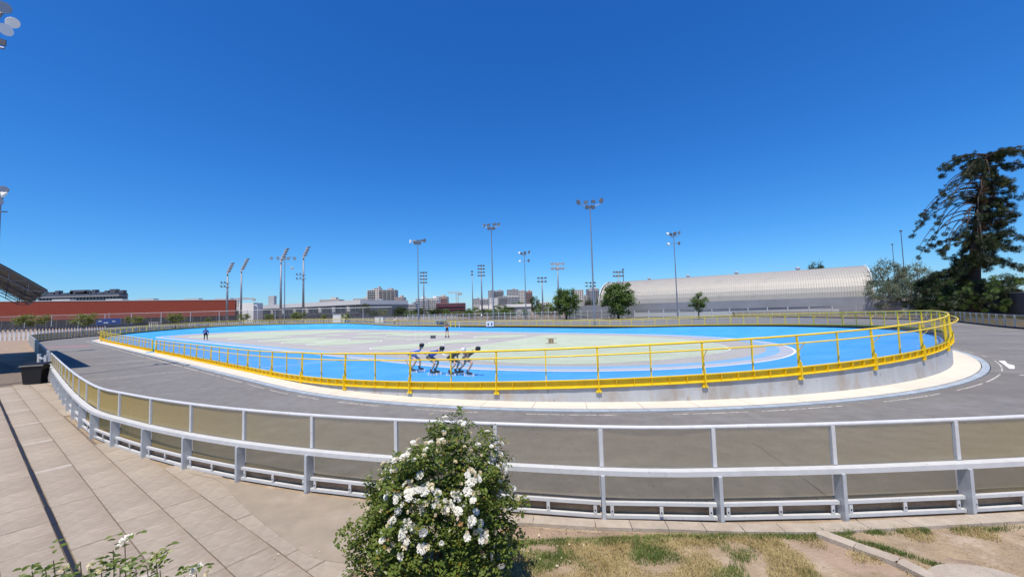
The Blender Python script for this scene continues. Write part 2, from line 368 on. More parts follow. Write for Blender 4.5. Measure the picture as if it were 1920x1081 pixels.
def FS(s, off=0, z=0):
    """outer fence: point at arc length s, moved outwards by off"""
    s %= FPER; i = min(bisect.bisect_right(_cum, s)-1, len(FP)-1); t = (s-_cum[i])/max(_cum[i+1]-_cum[i], 1e-9)
    n = len(FP); p = FP[i % n].lerp(FP[(i+1) % n], t)
    tg = (FP[(i+1) % n]-FP[i % n]).lerp(FP[(i+2) % n]-FP[(i+1) % n], t); tg.normalize(); nr = Vector((tg.y, -tg.x))
    p = p+nr*off; return W2(p.x, p.y, z)
def fs_near(x, y):
    best = min(range(len(FP)), key=lambda i: (W2(FP[i].x, FP[i].y)-Vector((x, y, 0))).length); return _cum[best]
# polar radius of the fence line round the oval's centre
NP_ = 420
def polar(pts):
    A = sorted((math.atan2(p[1], p[0]), math.hypot(p[0], p[1])) for p in pts); out = []
    A = [(A[-1][0]-2*math.pi, A[-1][1])]+A+[(A[0][0]+2*math.pi, A[0][1])]; j = 0
    for k in range(NP_):
        t = -math.pi+2*math.pi*k/NP_
        while j < len(A)-2 and A[j+1][0] < t: j += 1
        q = (t-A[j][0])/max(A[j+1][0]-A[j][0], 1e-9); rr = A[j][1]*(1-q)+A[j+1][1]*q
        out.append((rr*math.cos(t), rr*math.sin(t)))
    return out
def ring(pts, z): return [W2(a, b, z) for a, b in pts]
rF = polar([(p.x, p.y) for p in FP]); rG = polar([stad(PER*i/1600, 23.0)[:2] for i in range(1600)])
asphalt = struct(MB().strip(ring(rG, 0), ring(rF, 0), True), 'asphalt_road', 'asphalt')
mb = MB(); cr = random.Random(9)
for (a0, b0, ang0, n0) in ((48, -20, -.9, 14), (25, -26, .1, 22), (10, -25.5, .12, 22)):
    a_, b_ = a0, b0; an = ang0
    for k in range(n0):
        an += cr.uniform(-.12, .12); a2, b2_ = a_+math.cos(an)*.22, b_+math.sin(an)*.22; p, q = W2(a_, b_, .003), W2(a2, b2_, .003); d = (q-p).normalized(); nn = Vector((-d.y, d.x, 0))*cr.uniform(.003, .007); mb.add([p-nn, q-nn, q+nn, p+nn], [(0, 1, 2, 3)]); a_, b_ = a2, b2_
struct(mb, 'asphalt_crack', 'dark_base', asphalt)
g = MB(); prev = ring(rF, 0)
for k in (1.15, 1.5, 2.2, 4, 9, 30, 90):
    cur = [W2(a*k, b*k, 0) for a, b in rF]; g.strip(prev, cur, True); prev = cur
struct(g, 'ground', 'dirt')
# cream apron slabs and the stone gutter, each slab a piece
cream = struct(MB().strip([OP(PER*i/400, 21.8, -.03) for i in range(400)], [OP(PER*i/400, 23.06, -.03) for i in range(400)], True), 'apron', 'joint_sand')
def slabring(name, m, r0, r1, L0, s0, s1, z, gap, parent):
    s = s0
    while s < s1:
        e = s+L0-gap/2; A = [OP(s+(e-s)*k/4, r0, z) for k in range(5)]; B = [OP(s+(e-s)*k/4, r1, z) for k in range(5)]
        mb = MB().strip(B, A); mb.strip(A, [p-Vector((0, 0, .05)) for p in A]); mb.strip([p-Vector((0, 0, .05)) for p in B], B)
        mb.build(name, m, parent); s += L0
slabring('apron_slab', 'cream', 21.95, 22.74, 1.5, 0, PER, .035, .02, cream)
gut = struct(MB().strip([OP(PER*i/400, 22.75, -.02) for i in range(400)], [OP(PER*i/400, 23.03, -.02) for i in range(400)], True), 'gutter', 'dark_base')
g_s0, g_s1 = 2*OL-14, 2*OL+HP*.62
slabring('gutter_stone', 'gutter_stone', 22.765, 22.97, .5, g_s0, g_s1, .02, .016, gut)
mb = MB()
s = g_s1
while s < PER+g_s0:
    A = [OP(s+.98*k/2, 22.765, .02) for k in range(3)]; B = [OP(s+.98*k/2, 22.97, .02) for k in range(3)]; mb.strip(B, A); s += 1
mb.build('far_gutter_stone', 'gutter_stone', gut, kind='stuff')
# white dashes round the apron, worn
rnd = random.Random(3)
wl = MB(); s = -8
def dash(mb, s0, s1, r, wd, z=.004, wob=0):
    n = max(2, int((s1-s0)/.35)); mb.strip([OP(s0+(s1-s0)*k/n, r+wd/2, z) for k in range(n+1)], [OP(s0+(s1-s0)*k/n, r-wd/2, z) for k in range(n+1)])
while s < PER-10:
    straight = s < 52
    L_ = rnd.uniform(2.2, 4) if straight else rnd.uniform(.4, 2.6); dash(wl, s, s+L_, 23.27, .06 if straight else .042); s += L_+(rnd.uniform(.1, .5) if straight else rnd.uniform(.15, 1.4))
struct(wl, 'lane_marking', 'worn_paint', asphalt)
mb = MB()
def line(mb, p, q, wd, z=.004):
    p = Vector((*p, z)); q = Vector((*q, z)); d = (q-p).normalized(); n = Vector((-d.y, d.x, 0))*wd/2; mb.add([p-n, q-n, q+n, p+n], [(0, 1, 2, 3)])
def lab(a, b): v = W2(a, b); return (v.x, v.y)
line(mb, lab(20.9, -27.9), lab(21.9, -23.4), .07); line(mb, lab(11, -26.6), lab(11.5, -24.9), .07); line(mb, lab(2.2, -25.6), lab(2.4, -25.1), .12); line(mb, lab(-3, -25.8), lab(-2.7, -25.2), .1)
line(mb, lab(56.2, -4.4), lab(61.5, -5.6), .09)
struct(mb, 'finish_line', 'worn_paint', asphalt)
mb = MB()
aw = [(21.58, 17.3), (21.8, 17.25), (20.87, 16.42), (20.6, 16.0), (19.69, 15.3), (19.53, 15.33), (20.44, 16.19)]
mb.add([(x, y, .005) for x, y in aw], [tuple(range(7))])
for (x, y, l) in ((18.95, 16.6, .35), (18.3, 14.1, .3), (19.2, 18.9, .4)): line(mb, (x, y), (x+l, y-.25), .09, .005)
struct(mb, 'painted_arrow', 'white_paint', asphalt)
mb = MB(); mb.add([W2(-19, -27.8, .003), W2(-23, -28, .003), W2(-22.5, -24, .003), W2(-15.5, -24.2, .003)], [(0, 3, 2, 1)])
struct(mb, 'red_wear_patch', 'red_wear', asphalt)

# infield, painted lobes and the blue banked track
NB = 480
inner = [OP(PER*i/NB, 14.5) for i in range(NB)]
def tz(p, dz=0):
    b = (Vector((p.x, p.y))-OC).dot(ON); return Vector((p.x, p.y, tilt(b)+dz))
def RR(s, r, dz=0): return tz(OP(s, r), dz)
mb = MB(); mid = [W2(-OL+2*OL*0, 0)]
cen = []
for i in range(NB):
    a, b, _ = stad(PER*i/NB, 15.2); cen.append(tz(W2(max(-OL, min(OL, a)), 0)))
mb.strip([RR(PER*i/NB, 15.95) for i in range(NB)], cen, True)
infield = struct(mb, 'infield', 'infield_grey')
def oring(r0, r1, dz, name, m, par):
    return struct(MB().strip([RR(PER*i/NB, r1, dz) for i in range(NB)], [RR(PER*i/NB, r0, dz) for i in range(NB)], True), name, m, par)
oring(14.35, 15.1, .004, 'blue_stripe', 'pale_blue', infield); oring(15.1, 15.8, .004, 'lilac_stripe', 'lilac', infield); oring(15.8, 15.93, .008, 'edge_line', 'white_paint', infield)
lobes = [(-27.3, -.5, 11.7, 12.2), (-13.5, -8, 3.9, 3.6), (-2.75, -8, 3.4, 3.65), (4, -8.2, 3.35, 3.5), (10, -8, 3.3, 3.7), (-18.5, 7.5, 2.9, 4.2), (-8.2, -.5, 2.3, 1.5), (2.8, -.9, 3, 1.4), (-5.3, 6.6, 3.9, 3.7), (5, 6.4, 6.5, 4.1), (9.8, -1.7, 2.6, .8), (14, -1.6, 1.1, 1.2), (20.9, -8.2, 2.6, 3.3), (20.6, -1.7, 2.45, 3.35), (19.5, 6.2, 2.9, 3.3)]
big = [(28.7, -11.1), (27.2, -7.8), (25.8, -1.8), (24.6, 3.8), (23.5, 10.5), (28.2, 11.8), (32.2, 11.6), (36.5, 10.4), (40.1, 8.1), (42.6, 5.2), (44.1, 2.1), (44.6, 0.0), (44.4, -2.3), (43.6, -5.4), (42.5, -7.8), (41.4, -9.4), (40.2, -10.8), (38.9, -11.8), (37.3, -12.5), (35.1, -12.9), (32.3, -12.7)]
def smooth(P, k=6):
    out = []; n = len(P)
    for i in range(n):
        p0, p1, p2, p3 = [Vector(P[(i+j) % n]) for j in (-1, 0, 1, 2)]
        for q in range(k):
            t = q/k; out.append(.5*((2*p1)+(-p0+p2)*t+(2*p0-5*p1+4*p2-p3)*t*t+(-p0+3*p1-3*p2+p3)*t**3))
    return out
def blob(P, grow, dz, name, m):
    c = sum((Vector(p) for p in P), Vector((0, 0)))/len(P); mb = MB(); Q = []
    for p in P: v = Vector(p)-c; Q.append(c+v*(1+grow/max(v.length, .1)))
    V = [W2(c.x, c.y, tilt(c.y)+dz)]+[W2(q.x, q.y, tilt(q.y)+dz) for q in Q]; n = len(Q)
    mb.add(V, [(0, 1+i, 1+(i+1) % n) for i in range(n)]); o = struct(mb, name, m, infield); return o
shapes = [[(ca+ra*math.cos(t*math.pi/24), cb+rb*math.sin(t*math.pi/24)) for t in range(48)] for ca, cb, ra, rb in lobes]+[smooth(big)]
for i, P in enumerate(shapes):
    blob(P, .09, .004+.0006*i, 'painted_outline', 'white_paint'); blob(P, -.02, .016+.0006*i, 'painted_lobe', 'infield_green')
mb = MB(); P, Q = W2(-9, -12.1, tilt(-12.1)+.03), W2(28, -11.4, tilt(-11.4)+.03); d = (Q-P).normalized(); n = Vector((-d.y, d.x, 0))*.035; mb.add([P-n, Q-n, Q+n, P+n], [(0, 1, 2, 3)])
struct(mb, 'thin_line', 'white_paint', infield)
mb = MB(); K = 9
for k in range(K):
    def pr(s, q):
        r = 15.93+(21.86-15.93)*q; p = OP(s, r); ze = tz(OP(s, 15.93)).z; W_ = wz(s)
        turn = max(0, min(1, (W_-.1)/.6)); sh = q*(1-turn)+(q**1.6)*turn
        return Vector((p.x, p.y, ze+(W_-ze)*sh))
    mb.strip([pr(PER*i/NB, (k+1)/K) for i in range(NB)], [pr(PER*i/NB, k/K) for i in range(NB)], True)
blue = struct(mb, 'blue_track', 'blue_track', smooth=False)
for p in blue.data.polygons: p.use_smooth = True
def TP(s, q, dz=.012): v = pr(s % PER, q); v.z += dz; return v
mb = MB()
for s0, q0, s1, q1, wd in ((56, .93, 58.2, .02, .04),):
    for k in range(10):
        a, b = TP(s0+(s1-s0)*k/10, q0+(q1-q0)*k/10), TP(s0+(s1-s0)*(k+1)/10, q0+(q1-q0)*(k+1)/10); n = Vector((.62, -.78, 0))*wd; n = Vector((-(b-a).y, (b-a).x, 0)).normalized()*wd; mb.add([a-n, b-n, b+n, a+n], [(0, 1, 2, 3)])
struct(mb, 'start_line', 'white_paint', blue)
mb = MB(); s = 70
while s < 84:
    a, b = TP(s, .05), TP(s+.22, .035); n = Vector((-(b-a).y, (b-a).x, 0)).normalized()*.05; mb.add([a-n, b-n, b+n, a+n], [(0, 1, 2, 3)]); s += .42
struct(mb, 'painted_dots', 'pale_blue', blue)

# ------------------------------------------------------------------ concrete wall that carries the yellow railing
GATE0, GATE1 = 34.75, 36.25      # opening in the railing on the straight
def wc(s): return max(wz(s), .03)
wal = MB(); NW = 360
top_o = []; top_i = []; bo = []; bi = []
for i in range(NW):
    s = PER*i/NW; z = wc(s)
    top_o.append(OP(s, OR, z)); top_i.append(OP(s, OR-.16, z)); bo.append(OP(s, OR, -.2)); bi.append(OP(s, OR-.16, -.6))
wal.strip(top_o, top_i, True); wal.strip(bo, top_o, True); wal.strip(top_i, bi, True)
wo_ = wal.build('concrete_wall', 'wall_concrete', loc=(0, 0, 0)); wo_['label'] = 'low stained grey concrete wall banked round the blue track under the yellow railing'; wo_['category'] = 'wall'

# ------------------------------------------------------------------ yellow railing
HRT = 1.208
rl = thing('yellow_railing', 'yellow steel railing with glass panes ringing the blue skating track', 'railing', OP(OL, OR, 0))
span = PER-(GATE1-GATE0); NBAY = 85; BL = span/NBAY
def RS(k): return GATE1+BL*k          # bay starts
def rp_(s, dr, z): v = OP(s, OR+dr, 0); v.z = wz(s)+z; return v
def run(dr, z, s0, s1, step=.75): n = max(2, int((s1-s0)/step)); return [rp_(s0+(s1-s0)*k/n, dr, z) for k in range(n+1)]
S0, S1 = GATE1, GATE0+PER
MB().tube(run(-.02, HRT, S0, S1), .034, 8).build('top_rail', 'yellow', rl, smooth=True)
MB().tube(run(.24, HRT-.2, S0, S1), .024, 7).build('hand_rail', 'yellow', rl, smooth=True)
for k in range(NBAY+1):
    s = RS(k); n = onrm(s); tg = Vector((-n.y, n.x, 0)); p0 = rp_(s, -.02, 0); z0 = wc(s)
    mb = MB(); up_ = n
    mb.bar((p0.x, p0.y, z0-.10 if z0 > .15 else .035), p0+Vector((0, 0, HRT-.03)), .06, .02, n)
    q = p0+n*.055
    mb.bar((q.x, q.y, z0-.10 if z0 > .15 else .035), q+Vector((0, 0, .42)), .03, .12, n)
    mb.bar((q.x-n.x*.02, q.y-n.y*.02, p0.z+.42), p0+Vector((0, 0, HRT-.05)), .03, .07, n)
    mb.build('post', 'yellow', rl)
    if z0 > .15:
        c = OP(s, OR+.03, z0-.1); mb = MB(); M = Matrix((tg, n, Vector((0, 0, 1)))).transposed(); mb.box(c, (.17, .07, .05), M=M); mb.box(OP(s, OR+.012, z0-.03), (.13, .02, .1), M=M); mb.build('foot_plate', 'yellow', rl)
    MB().bar(p0+n*.03+Vector((0, 0, HRT-.48)), p0+n*.25+Vector((0, 0, HRT-.21)), .018, .018).build('bracket', 'yellow', rl)
    if k == NBAY: break
    sm = s+BL/2; e = s+BL; pm = rp_(sm, -.02, 0)
    MB().bar((pm.x, pm.y, wc(sm)+.02), pm+Vector((0, 0, HRT-.02)), .035, .045, onrm(sm)).build('thin_post', 'yellow', rl)
    for (a_, b_) in ((s+.05, sm-.035), (sm+.035, e-.05)):
        A0, B0 = rp_(a_, -.02, .28), rp_(b_, -.02, .28); A0.z = max(A0.z, wc(a_)+.268); B0.z = max(B0.z, wc(b_)+.268); A1, B1 = rp_(a_, -.02, HRT-.06), rp_(b_, -.02, HRT-.06)
        o_ = onrm(sm)*.006; mb = MB(); mb.add([A0, B0, B1, A1, A0+o_, B0+o_, B1+o_, A1+o_], [(3, 2, 1, 0), (4, 5, 6, 7), (0, 1, 5, 4), (2, 3, 7, 6), (1, 2, 6, 5), (3, 0, 4, 7)]); mb.build('glass_pane', 'clear_glass', rl)
    # bottom channel with flanges and ribs
    mb = MB()
    for j in range(4):
        a_, b_ = s+BL*j/4, s+BL*(j+1)/4
        for (d0, d1, z0_, z1_) in ((-.035, -.02, .02, .265), (-.02, .05, .24, .265), (-.02, .06, .02, .045)):
            Q = []
            for ss in (a_, b_):
                w_ = wc(ss)
                for (dr, zz) in ((d0, z0_), (d1, z0_), (d1, z1_), (d0, z1_)): v = OP(ss, OR+dr, w_+zz); Q.append(v)
            mb.add(Q, [(0, 4, 5, 1), (1, 5, 6, 2), (2, 6, 7, 3), (3, 7, 4, 0)])
    for j in range(1, 6):
        ss = s+BL*j/6; v = OP(ss, OR+.015, wc(ss)+.145); n2 = onrm(ss); mb.bar(v-Vector((0, 0, .1)), v+Vector((0, 0, .095)), .07, .012, Vector((-n2.y, n2.x, 0)))
    mb.build('bottom_channel', 'yellow', rl)
    mb = MB(); A = [OP(s+BL*j/4, OR-.175, wc(s+BL*j/4)-.28) for j in range(5)]; B = [OP(s+BL*j/4, OR-.175, wc(s+BL*j/4)+.16) for j in range(5)]
    C_ = [v+onrm(s)*.03 for v in B]; mb.strip(A, B); mb.strip(B, C_); mb.build('kick_board', 'black_board', rl)
for s in (GATE0, GATE1):
    p0 = rp_(s, -.02, 0); MB().bar((p0.x, p0.y, .03), (p0.x, p0.y, p0.z+HRT+.02), .09, .09).build('gate_post', 'yellow', rl)
# small blue threshold in the gate
mb = MB().strip([OP(GATE0+.1+(GATE1-GATE0-.2)*k/4, 22.5, .045) for k in range(5)], [OP(GATE0+.1+(GATE1-GATE0-.2)*k/4, 21.7, .045) for k in range(5)])
struct(mb, 'painted_threshold', 'blue_track', blue)

# ------------------------------------------------------------------ outer fence with acrylic panes
G0 = fs_near(-27.6, 22.6); G1 = fs_near(-19.6, 16.5)
if G1 < G0: G1 += FPER
of = thing('track_fence', 'pale grey curved steel fence with tinted acrylic panes round the asphalt road', 'fence', FS(G1, 0, 0))
b1 = 1.585; nb = int((G0+FPER-G1)/b1); b1 = (G0+FPER-G1)/nb
_fx = [(-25.4, 20.85), (-24.3, 20.0), (-23.1, 19.1), (-21.8, 18.15), (-20.5, 17.2), (-19.28, 16.26), (-18.14, 15.4), (-16.7, 14.3), (-15.48, 13.38), (-14.27, 12.48), (-12.96, 11.48), (-11.7, 10.52), (-10.36, 9.55), (-9.12, 8.81), (-7.74, 8.06), (-6.32, 7.39), (-4.88, 6.82), (-3.38, 6.28), (-1.87, 5.84), (-.37, 5.52), (1.15, 5.29), (2.69, 5.12), (4.28, 5.07), (5.95, 5.15)]
def s_of(x, y):
    i = min(range(len(FP)), key=lambda i: (W2(FP[i].x, FP[i].y)-Vector((x, y, 0))).length); best = None
    for j in range(-20, 21):
        s_ = _cum[i]+j*.1; d = (FS(s_)-Vector((x, y, 0))).length
        if best is None or d < best[0]: best = (d, s_)
    return best[1]
PS = [s_of(x, y) for x, y in _fx]; PS = [q if q >= PS[0]-1 else q+FPER for q in PS]
for k in range(3): PS.append(PS[-1]+1.6)
G1 = PS[0]; NEAR = len(PS)-1; nb = NEAR+round((G0+FPER-PS[-1])/1.6); b2 = (G0+FPER-PS[-1])/(nb-NEAR)
PS += [PS[-1]+b2*(k+1) for k in range(nb-NEAR)]
rail = lambda off, z, s0, s1, st=.5: [FS(s0+(s1-s0)*k/max(2, int((s1-s0)/st)), off, z) for k in range(max(2, int((s1-s0)/st))+1)]
send = PS[NEAR]
mb = MB().tube(rail(-.02, 1.205, G1, send), .03, 8); mb.build('top_rail', 'white_rail', of, smooth=True)
mb = MB(); P = rail(.09, .665, G1, send)
for sgn, ro in ((0, 0),):
    o = [FS(G1+(send-G1)*k/(len(P)-1), .115, .675) for k in range(len(P))]; i_ = [FS(G1+(send-G1)*k/(len(P)-1), .0, .675) for k in range(len(P))]
    ob = [v-Vector((0, 0, .065)) for v in o]; ib = [v-Vector((0, 0, .065)) for v in i_]
    mb.strip(o, i_); mb.strip(ob, o); mb.strip(ib, ob); mb.strip(i_, ib)
mb.build('mid_rail', 'white_rail', of)
def M3(t, n): return Matrix((t, n, Vector((0, 0, 1)))).transposed()
for k in range(nb+1):
    s = PS[k]; b1 = PS[min(k+1, nb)]-s; p = FS(s); q = FS(s, 1); n = (q-p).normalized(); t = Vector((-n.y, n.x, 0)); M = M3(t, n)
    near = k < NEAR
    if near:
        MB().box(FS(s, -.01, .94), (.05, .045, .5), M=M).build('upper_post', 'white_rail', of)
        MB().box(FS(s, .06, .305), (.046, .15, .61), M=M).build('fin_post', 'galv', of)
    else:
        MB().box(FS(s, 0, .6), (.09, .12, 1.2), M=M).build('far_post', 'white_rail', of)
    if k == nb: break
    a_, b_ = s+.04, s+b1-.04
    def pane(off, z0, z1, nm='acrylic_pane'):
        A, B = FS(a_, off, z0), FS(b_, off, z0); u = Vector((0, 0, z1-z0)); o_ = n*.006
        mb = MB(); mb.add([A, B, B+u, A+u, A+o_, B+o_, B+u+o_, A+u+o_], [(3, 2, 1, 0), (4, 5, 6, 7), (0, 1, 5, 4), (2, 3, 7, 6), (1, 2, 6, 5), (3, 0, 4, 7)]); mb.build(nm, 'acrylic', of)
    if near:
        pane(-.02, .68, 1.175); pane(-.025, .235, .62)
        for z in (.055, .225):
            MB().bar(FS(a_-.01, .045, z), FS(b_+.01, .045, z), .045, .042).build('low_rail', 'white_rail', of)
        mb = MB().bar(FS(a_, -.02, .13), FS(b_, -.02, .13), .02, .17); mb.build('kick_plank', 'timber_brown', of)
        mb = MB()
        for f in (.05, .5, .95):
            c = FS(a_+(b_-a_)*f, .055, .14); mb.mi = 0; mb.box(c, (.045, .012, .12), M=M); mb.mi = 1; mb.box(c+n*.008+Vector((0, 0, -.01)), (.016, .006, .018), M=M)
        mb.build('bracket_set', ['white_rail', 'dark_base'], of, kind='stuff')
    else:
        pane(0, .18, 1.15)
        mb = MB()
        for z, hh in ((1.18, .05), (.68, .05), (.14, .06)): mb.bar(FS(s, 0, z), FS(s+b1, 0, z), .05, hh)
        mb.mi = 1; mb.bar(FS(s, -.06, .03), FS(s+b1, -.06, .03), .1, .26)
        mb.build('rail_set', ['grey_rail', 'black_board'], of)
# soil strip under the near fence
A = [FS(G1+(send-G1)*k/80, .36+.04*math.sin(k*1.7), .003) for k in range(81)]; B = [FS(G1+(send-G1)*k/80, -.5+.06*math.sin(k*2.3), .003) for k in range(81)]
struct(MB().strip(A, B), 'soil_strip', 'garden_soil')

# ------------------------------------------------------------------ paving slabs at the lower left
pave = struct(MB().add([(-40, 30, .006), (-60, 20, .006), (-8, -6, .006), (-1.75, 3.6, .006), (-1.8, 5.5, .006), (-3.2, 6.1, .006), (-5, 6.7, .006), (-9, 8.6, .006), (-20, 16.2, .006), (-26, 21.2, .006)], [(0, 1, 2, 3, 4, 5, 6, 7, 8, 9)]), 'pavement', 'joint_sand')
D1 = Vector((-.818, .575)); P1 = Vector((.575, .818)); O1 = Vector((-5.2, 4.65)); SW = .475
fl = [W2(p.x, p.y) for p in FP]
def fdist(x, y): return min((v.x-x)**2+(v.y-y)**2 for v in fl)**.5
inside = lambda x, y: (Vector((x, y))-OC).length
cand = []
for i in range(-13, 12):
    for j in range(-12, 46):
        w0 = SW*i; cx = O1+P1*(w0+SW/2+.02)+D1*(j*.485+.1+(.12 if i % 3 == 0 else 0))
        if i < 0: cx = cx-P1*.05
        x, y = cx
        if y < 2.9 or x > -1.7-(y-3.6)*.25 or x < -23: continue
        v = W2(0, 0); 
        r_ = Vector((x, y))-OC; b_ = r_.dot(ON); a_ = r_.dot(OU); rr = abs(b_) if abs(a_) < OL else math.hypot(abs(a_)-OL, b_)
        lim = 28.22+max(0, x+4.8)*.40
        if rr < lim: continue
        if x/max(y, .1) < -1.5: continue
        cand.append((math.hypot(x, y), cx, i, j))
cand.sort(key=lambda t: t[0])
far_mb = MB(); sr = random.Random(5); SM = {}
def slabmesh(nm, m, dx, dy):
    mb = MB(); c = .008; h = .022
    V = [(-dx, -dy, -.02), (dx, -dy, -.02), (dx, dy, -.02), (-dx, dy, -.02), (-dx, -dy, h-c), (dx, -dy, h-c), (dx, dy, h-c), (-dx, dy, h-c), (-dx+c, -dy+c, h), (dx-c, -dy+c, h), (dx-c, dy-c, h), (-dx+c, dy-c, h)]
    F = [(8, 9, 10, 11)]+[(4+k, 4+(k+1) % 4, 8+(k+1) % 4, 8+k) for k in range(4)]+[(k, (k+1) % 4, 4+(k+1) % 4, 4+k) for k in range(4)]
    mb.add(V, F); return mb.mesh(nm, m)
sl = slabmesh('slab', 'slab', .2375, .2325); ps = slabmesh('pale_slab', 'pale_slab', .07, .2325)
ang = math.atan2(D1.y, D1.x)
for n_, (dd, c, i, j) in enumerate(cand):
    z = .008+sr.uniform(-.003, .004)
    pale = (i == 0 and j % 3 == 0 and sr.random() < .55) or sr.random() < .008
    if n_ < 290:
        inst('paving_slab', sl, pave, (c.x, c.y, z), (sr.uniform(-.006, .006), sr.uniform(-.006, .006), ang+sr.uniform(-.004, .004)))
        if pale: inst('pale_infill', ps, pave, (c.x+D1.x*.2, c.y+D1.y*.2, z+.006), (0, 0, ang))
    else:
        M = Matrix.Rotation(ang, 3, 'Z'); far_mb.box((c.x, c.y, z+.001), (.474, .462, .04), M=M)
far_mb.build('far_slabs', 'slab', pave, kind='stuff')
# open drain slot between the slabs
mb = MB(); 
for k in range(26):
    a = O1+D1*(-2+k*.9)+P1*-.012; b = O1+D1*(-2+(k+1)*.9-.01)+P1*-.012; mb.bar((a.x, a.y, .031), (b.x, b.y, .031), .042+.008*math.sin(k*2.1), .006)
struct(mb, 'drain_slot', 'black_board', pave)
# smooth screed between slabs and fence, and its cracked edge
A = [FS(fs_near(-6, 7)+k*.25, .16, .034) for k in range(24)]
scr = MB(); B = []
for v in A:
    k_ = .02+max(0, min(1.3, (v.x+5.2)*.42)); q = (v-Vector((4.8, 33.5, 0))).normalized(); B.append(v+q*k_)
scr.strip(B, A); scr.strip([v-Vector((0, 0, .03)) for v in B], B); struct(scr, 'screed_border', 'screed')

# ------------------------------------------------------------------ planting bed in front
bed = MB(); nx, ny = 90, 26
def gh(x, y):
    return .0+.02*noise.noise(Vector((x*1.3, y*1.3, 0)))+.012*noise.noise(Vector((x*5, y*5, 3)))
for j in range(ny):
    for i in range(nx):
        x = -1.85+i*(9.6/(nx-1)); y1 = 4.98 if x < 3.6 else 5.02; y = 3.3+(y1-3.3)*j/(ny-1); bed.v.append((x, y, gh(x, y)+.006))
for j in range(ny-1):
    for i in range(nx-1): bed.f.append((j*nx+i, j*nx+i+1, (j+1)*nx+i+1, (j+1)*nx+i)); bed.m.append(0)
struct(bed, 'garden_bed', 'garden_soil', smooth=True)
kb = thing('concrete_kerb', 'pale concrete kerb strip along the foot of the near fence', 'kerb', (2, 5.1, 0))
kp = [(-1.6, 5.42), (-.5, 5.38), (.2, 5.31), (1.0, 5.18), (1.9, 5.09), (2.8, 4.99), (3.75, 4.94), (4.9, 4.995), (6.6, 5.07), (8.2, 5.3)]
for (p, q) in zip(kp[:-1], kp[1:]):
    p = Vector(p); q = Vector(q); d = (q-p).normalized(); n_ = 2 if (q-p).length > .9 else 1
    for k in range(n_):
        a = p.lerp(q, k/n_)+d*.004; b = p.lerp(q, (k+1)/n_)-d*.004
        MB().bar((a.x, a.y, .02), (b.x, b.y, .02), .19, .06).build('kerb_stone', 'kerb', kb)
kb2 = thing('concrete_kerb', 'narrow diagonal kerb dividing the grass from the bare soil', 'kerb', (3.8, 4.5, 0))
for (p, q) in (((3.66, 4.86), (3.86, 4.58)), ((3.863, 4.576), (4.08, 4.3)), ((4.083, 4.296), (4.3, 3.6))):
    MB().bar((*p, .02), (*q, .02), .15, .07).build('kerb_stone', 'kerb', kb2)
kb3 = thing('concrete_kerb', 'short kerb stone half hidden under the left side of the white rose bush', 'kerb', (-1.8, 4.5, 0))
MB().bar((-1.74, 4.9, .02), (-1.98, 4.0, .02), .12, .07).build('kerb_stone', 'kerb', kb3)
mb = MB(); pts = [(4.55+.42*math.cos(t*math.pi/12)*1.15, 3.9+.33*math.sin(t*math.pi/12)) for t in range(24)]
mb.add([(x, y, .05) for x, y in pts]+[(x*1.0+(x-4.55)*.04, y+(y-3.9)*.04, -.01) for x, y in pts], [tuple(range(24))]+[(24+k, 24+(k+1) % 24, (k+1) % 24, k) for k in range(24)])
o = mb.build('stepping_slab', 'kerb', loc=(4.55, 3.9, 0)); o['label'] = 'rounded concrete slab lying in the bare soil by the diagonal kerb'; o['category'] = 'slab'
# grass
gr = random.Random(11)
def grass(name, m, n_, dens, label, hmin, hmax, lean):
    mb = MB(); tries = 0; cnt = 0
    while cnt < n_ and tries < n_*12:
        tries += 1; x = gr.uniform(-1.7, 7.2); y = gr.uniform(3.5, 4.93)
        if gr.random() > dens(x, y): continue
        cnt += 1; h = gr.uniform(hmin, hmax); a = gr.uniform(0, 6.283); l = gr.uniform(.1, lean)*h; wd = gr.uniform(.0016, .0032); z = gh(x, y)+.003
        dx, dy = math.cos(a), math.sin(a); px_, py_ = -dy*wd, dx*wd
        b = len(mb.v); mb.v += [(x-px_, y-py_, z), (x+px_, y+py_, z), (x+dx*l*.4+px_*.7, y+dy*l*.4+py_*.7, z+h*.6), (x+dx*l*.4-px_*.7, y+dy*l*.4-py_*.7, z+h*.6), (x+dx*l, y+dy*l, z+h*(1-.25*l/h))]
        mb.f += [(b, b+1, b+2, b+3), (b+3, b+2, b+4)]; mb.m += [0, 0]
    o = mb.build(name, m, None); o['kind'] = 'stuff'; o['label'] = label; o['category'] = 'grass'; return o
def nz(x, y, f, s=0): return noise.noise(Vector((x*f, y*f, s)))
def dg(x, y):
    if x > 3.62 and y < 4.86-(x-3.62)*1.28+.0 and x < 4.1: return 0
    v = 0
    if x < 3.6: v = .75*max(0, min(1, (y-4.78+.08*nz(x, y, 3))/.07)) ; v = max(v, max(0, min(1, nz(x, y, 2.3, 4)*2.2-.15-max(0, x-2.2)*.5))*.7)
    else: v = max(0, 1-abs(y-(4.86-(x-3.75)*.0)) / .07)*(1 if x < 5.0 else .35)*max(0, nz(x, y, 4, 2)*2+.6) if y > 4.75 else 0
    if x > 3.75 and x < 4.6 and abs(y-(4.84-(x-3.85)*.95)) < .07: v = max(v, .6*(nz(x, y, 5)+.6))
    return v*(.35+.65*max(0, min(1, nz(x, y, 9, 7)+.6)))
def ds(x, y):
    if x > 3.62: return .9*max(0, nz(x, y, 2.6, 9)*3-.9) if y > 4.3 else .3*max(0, nz(x, y, 3, 9)*3-.9)
    return max(0, min(1, nz(x, y, 1.9, 1)*3+.75-max(0, x-2.3)*.7))*(1 if y < 4.84 else .35)
grass('green_grass', 'grass_green', 42000, dg, 'short green grass growing in tufts by the kerb', .02, .065, .7)
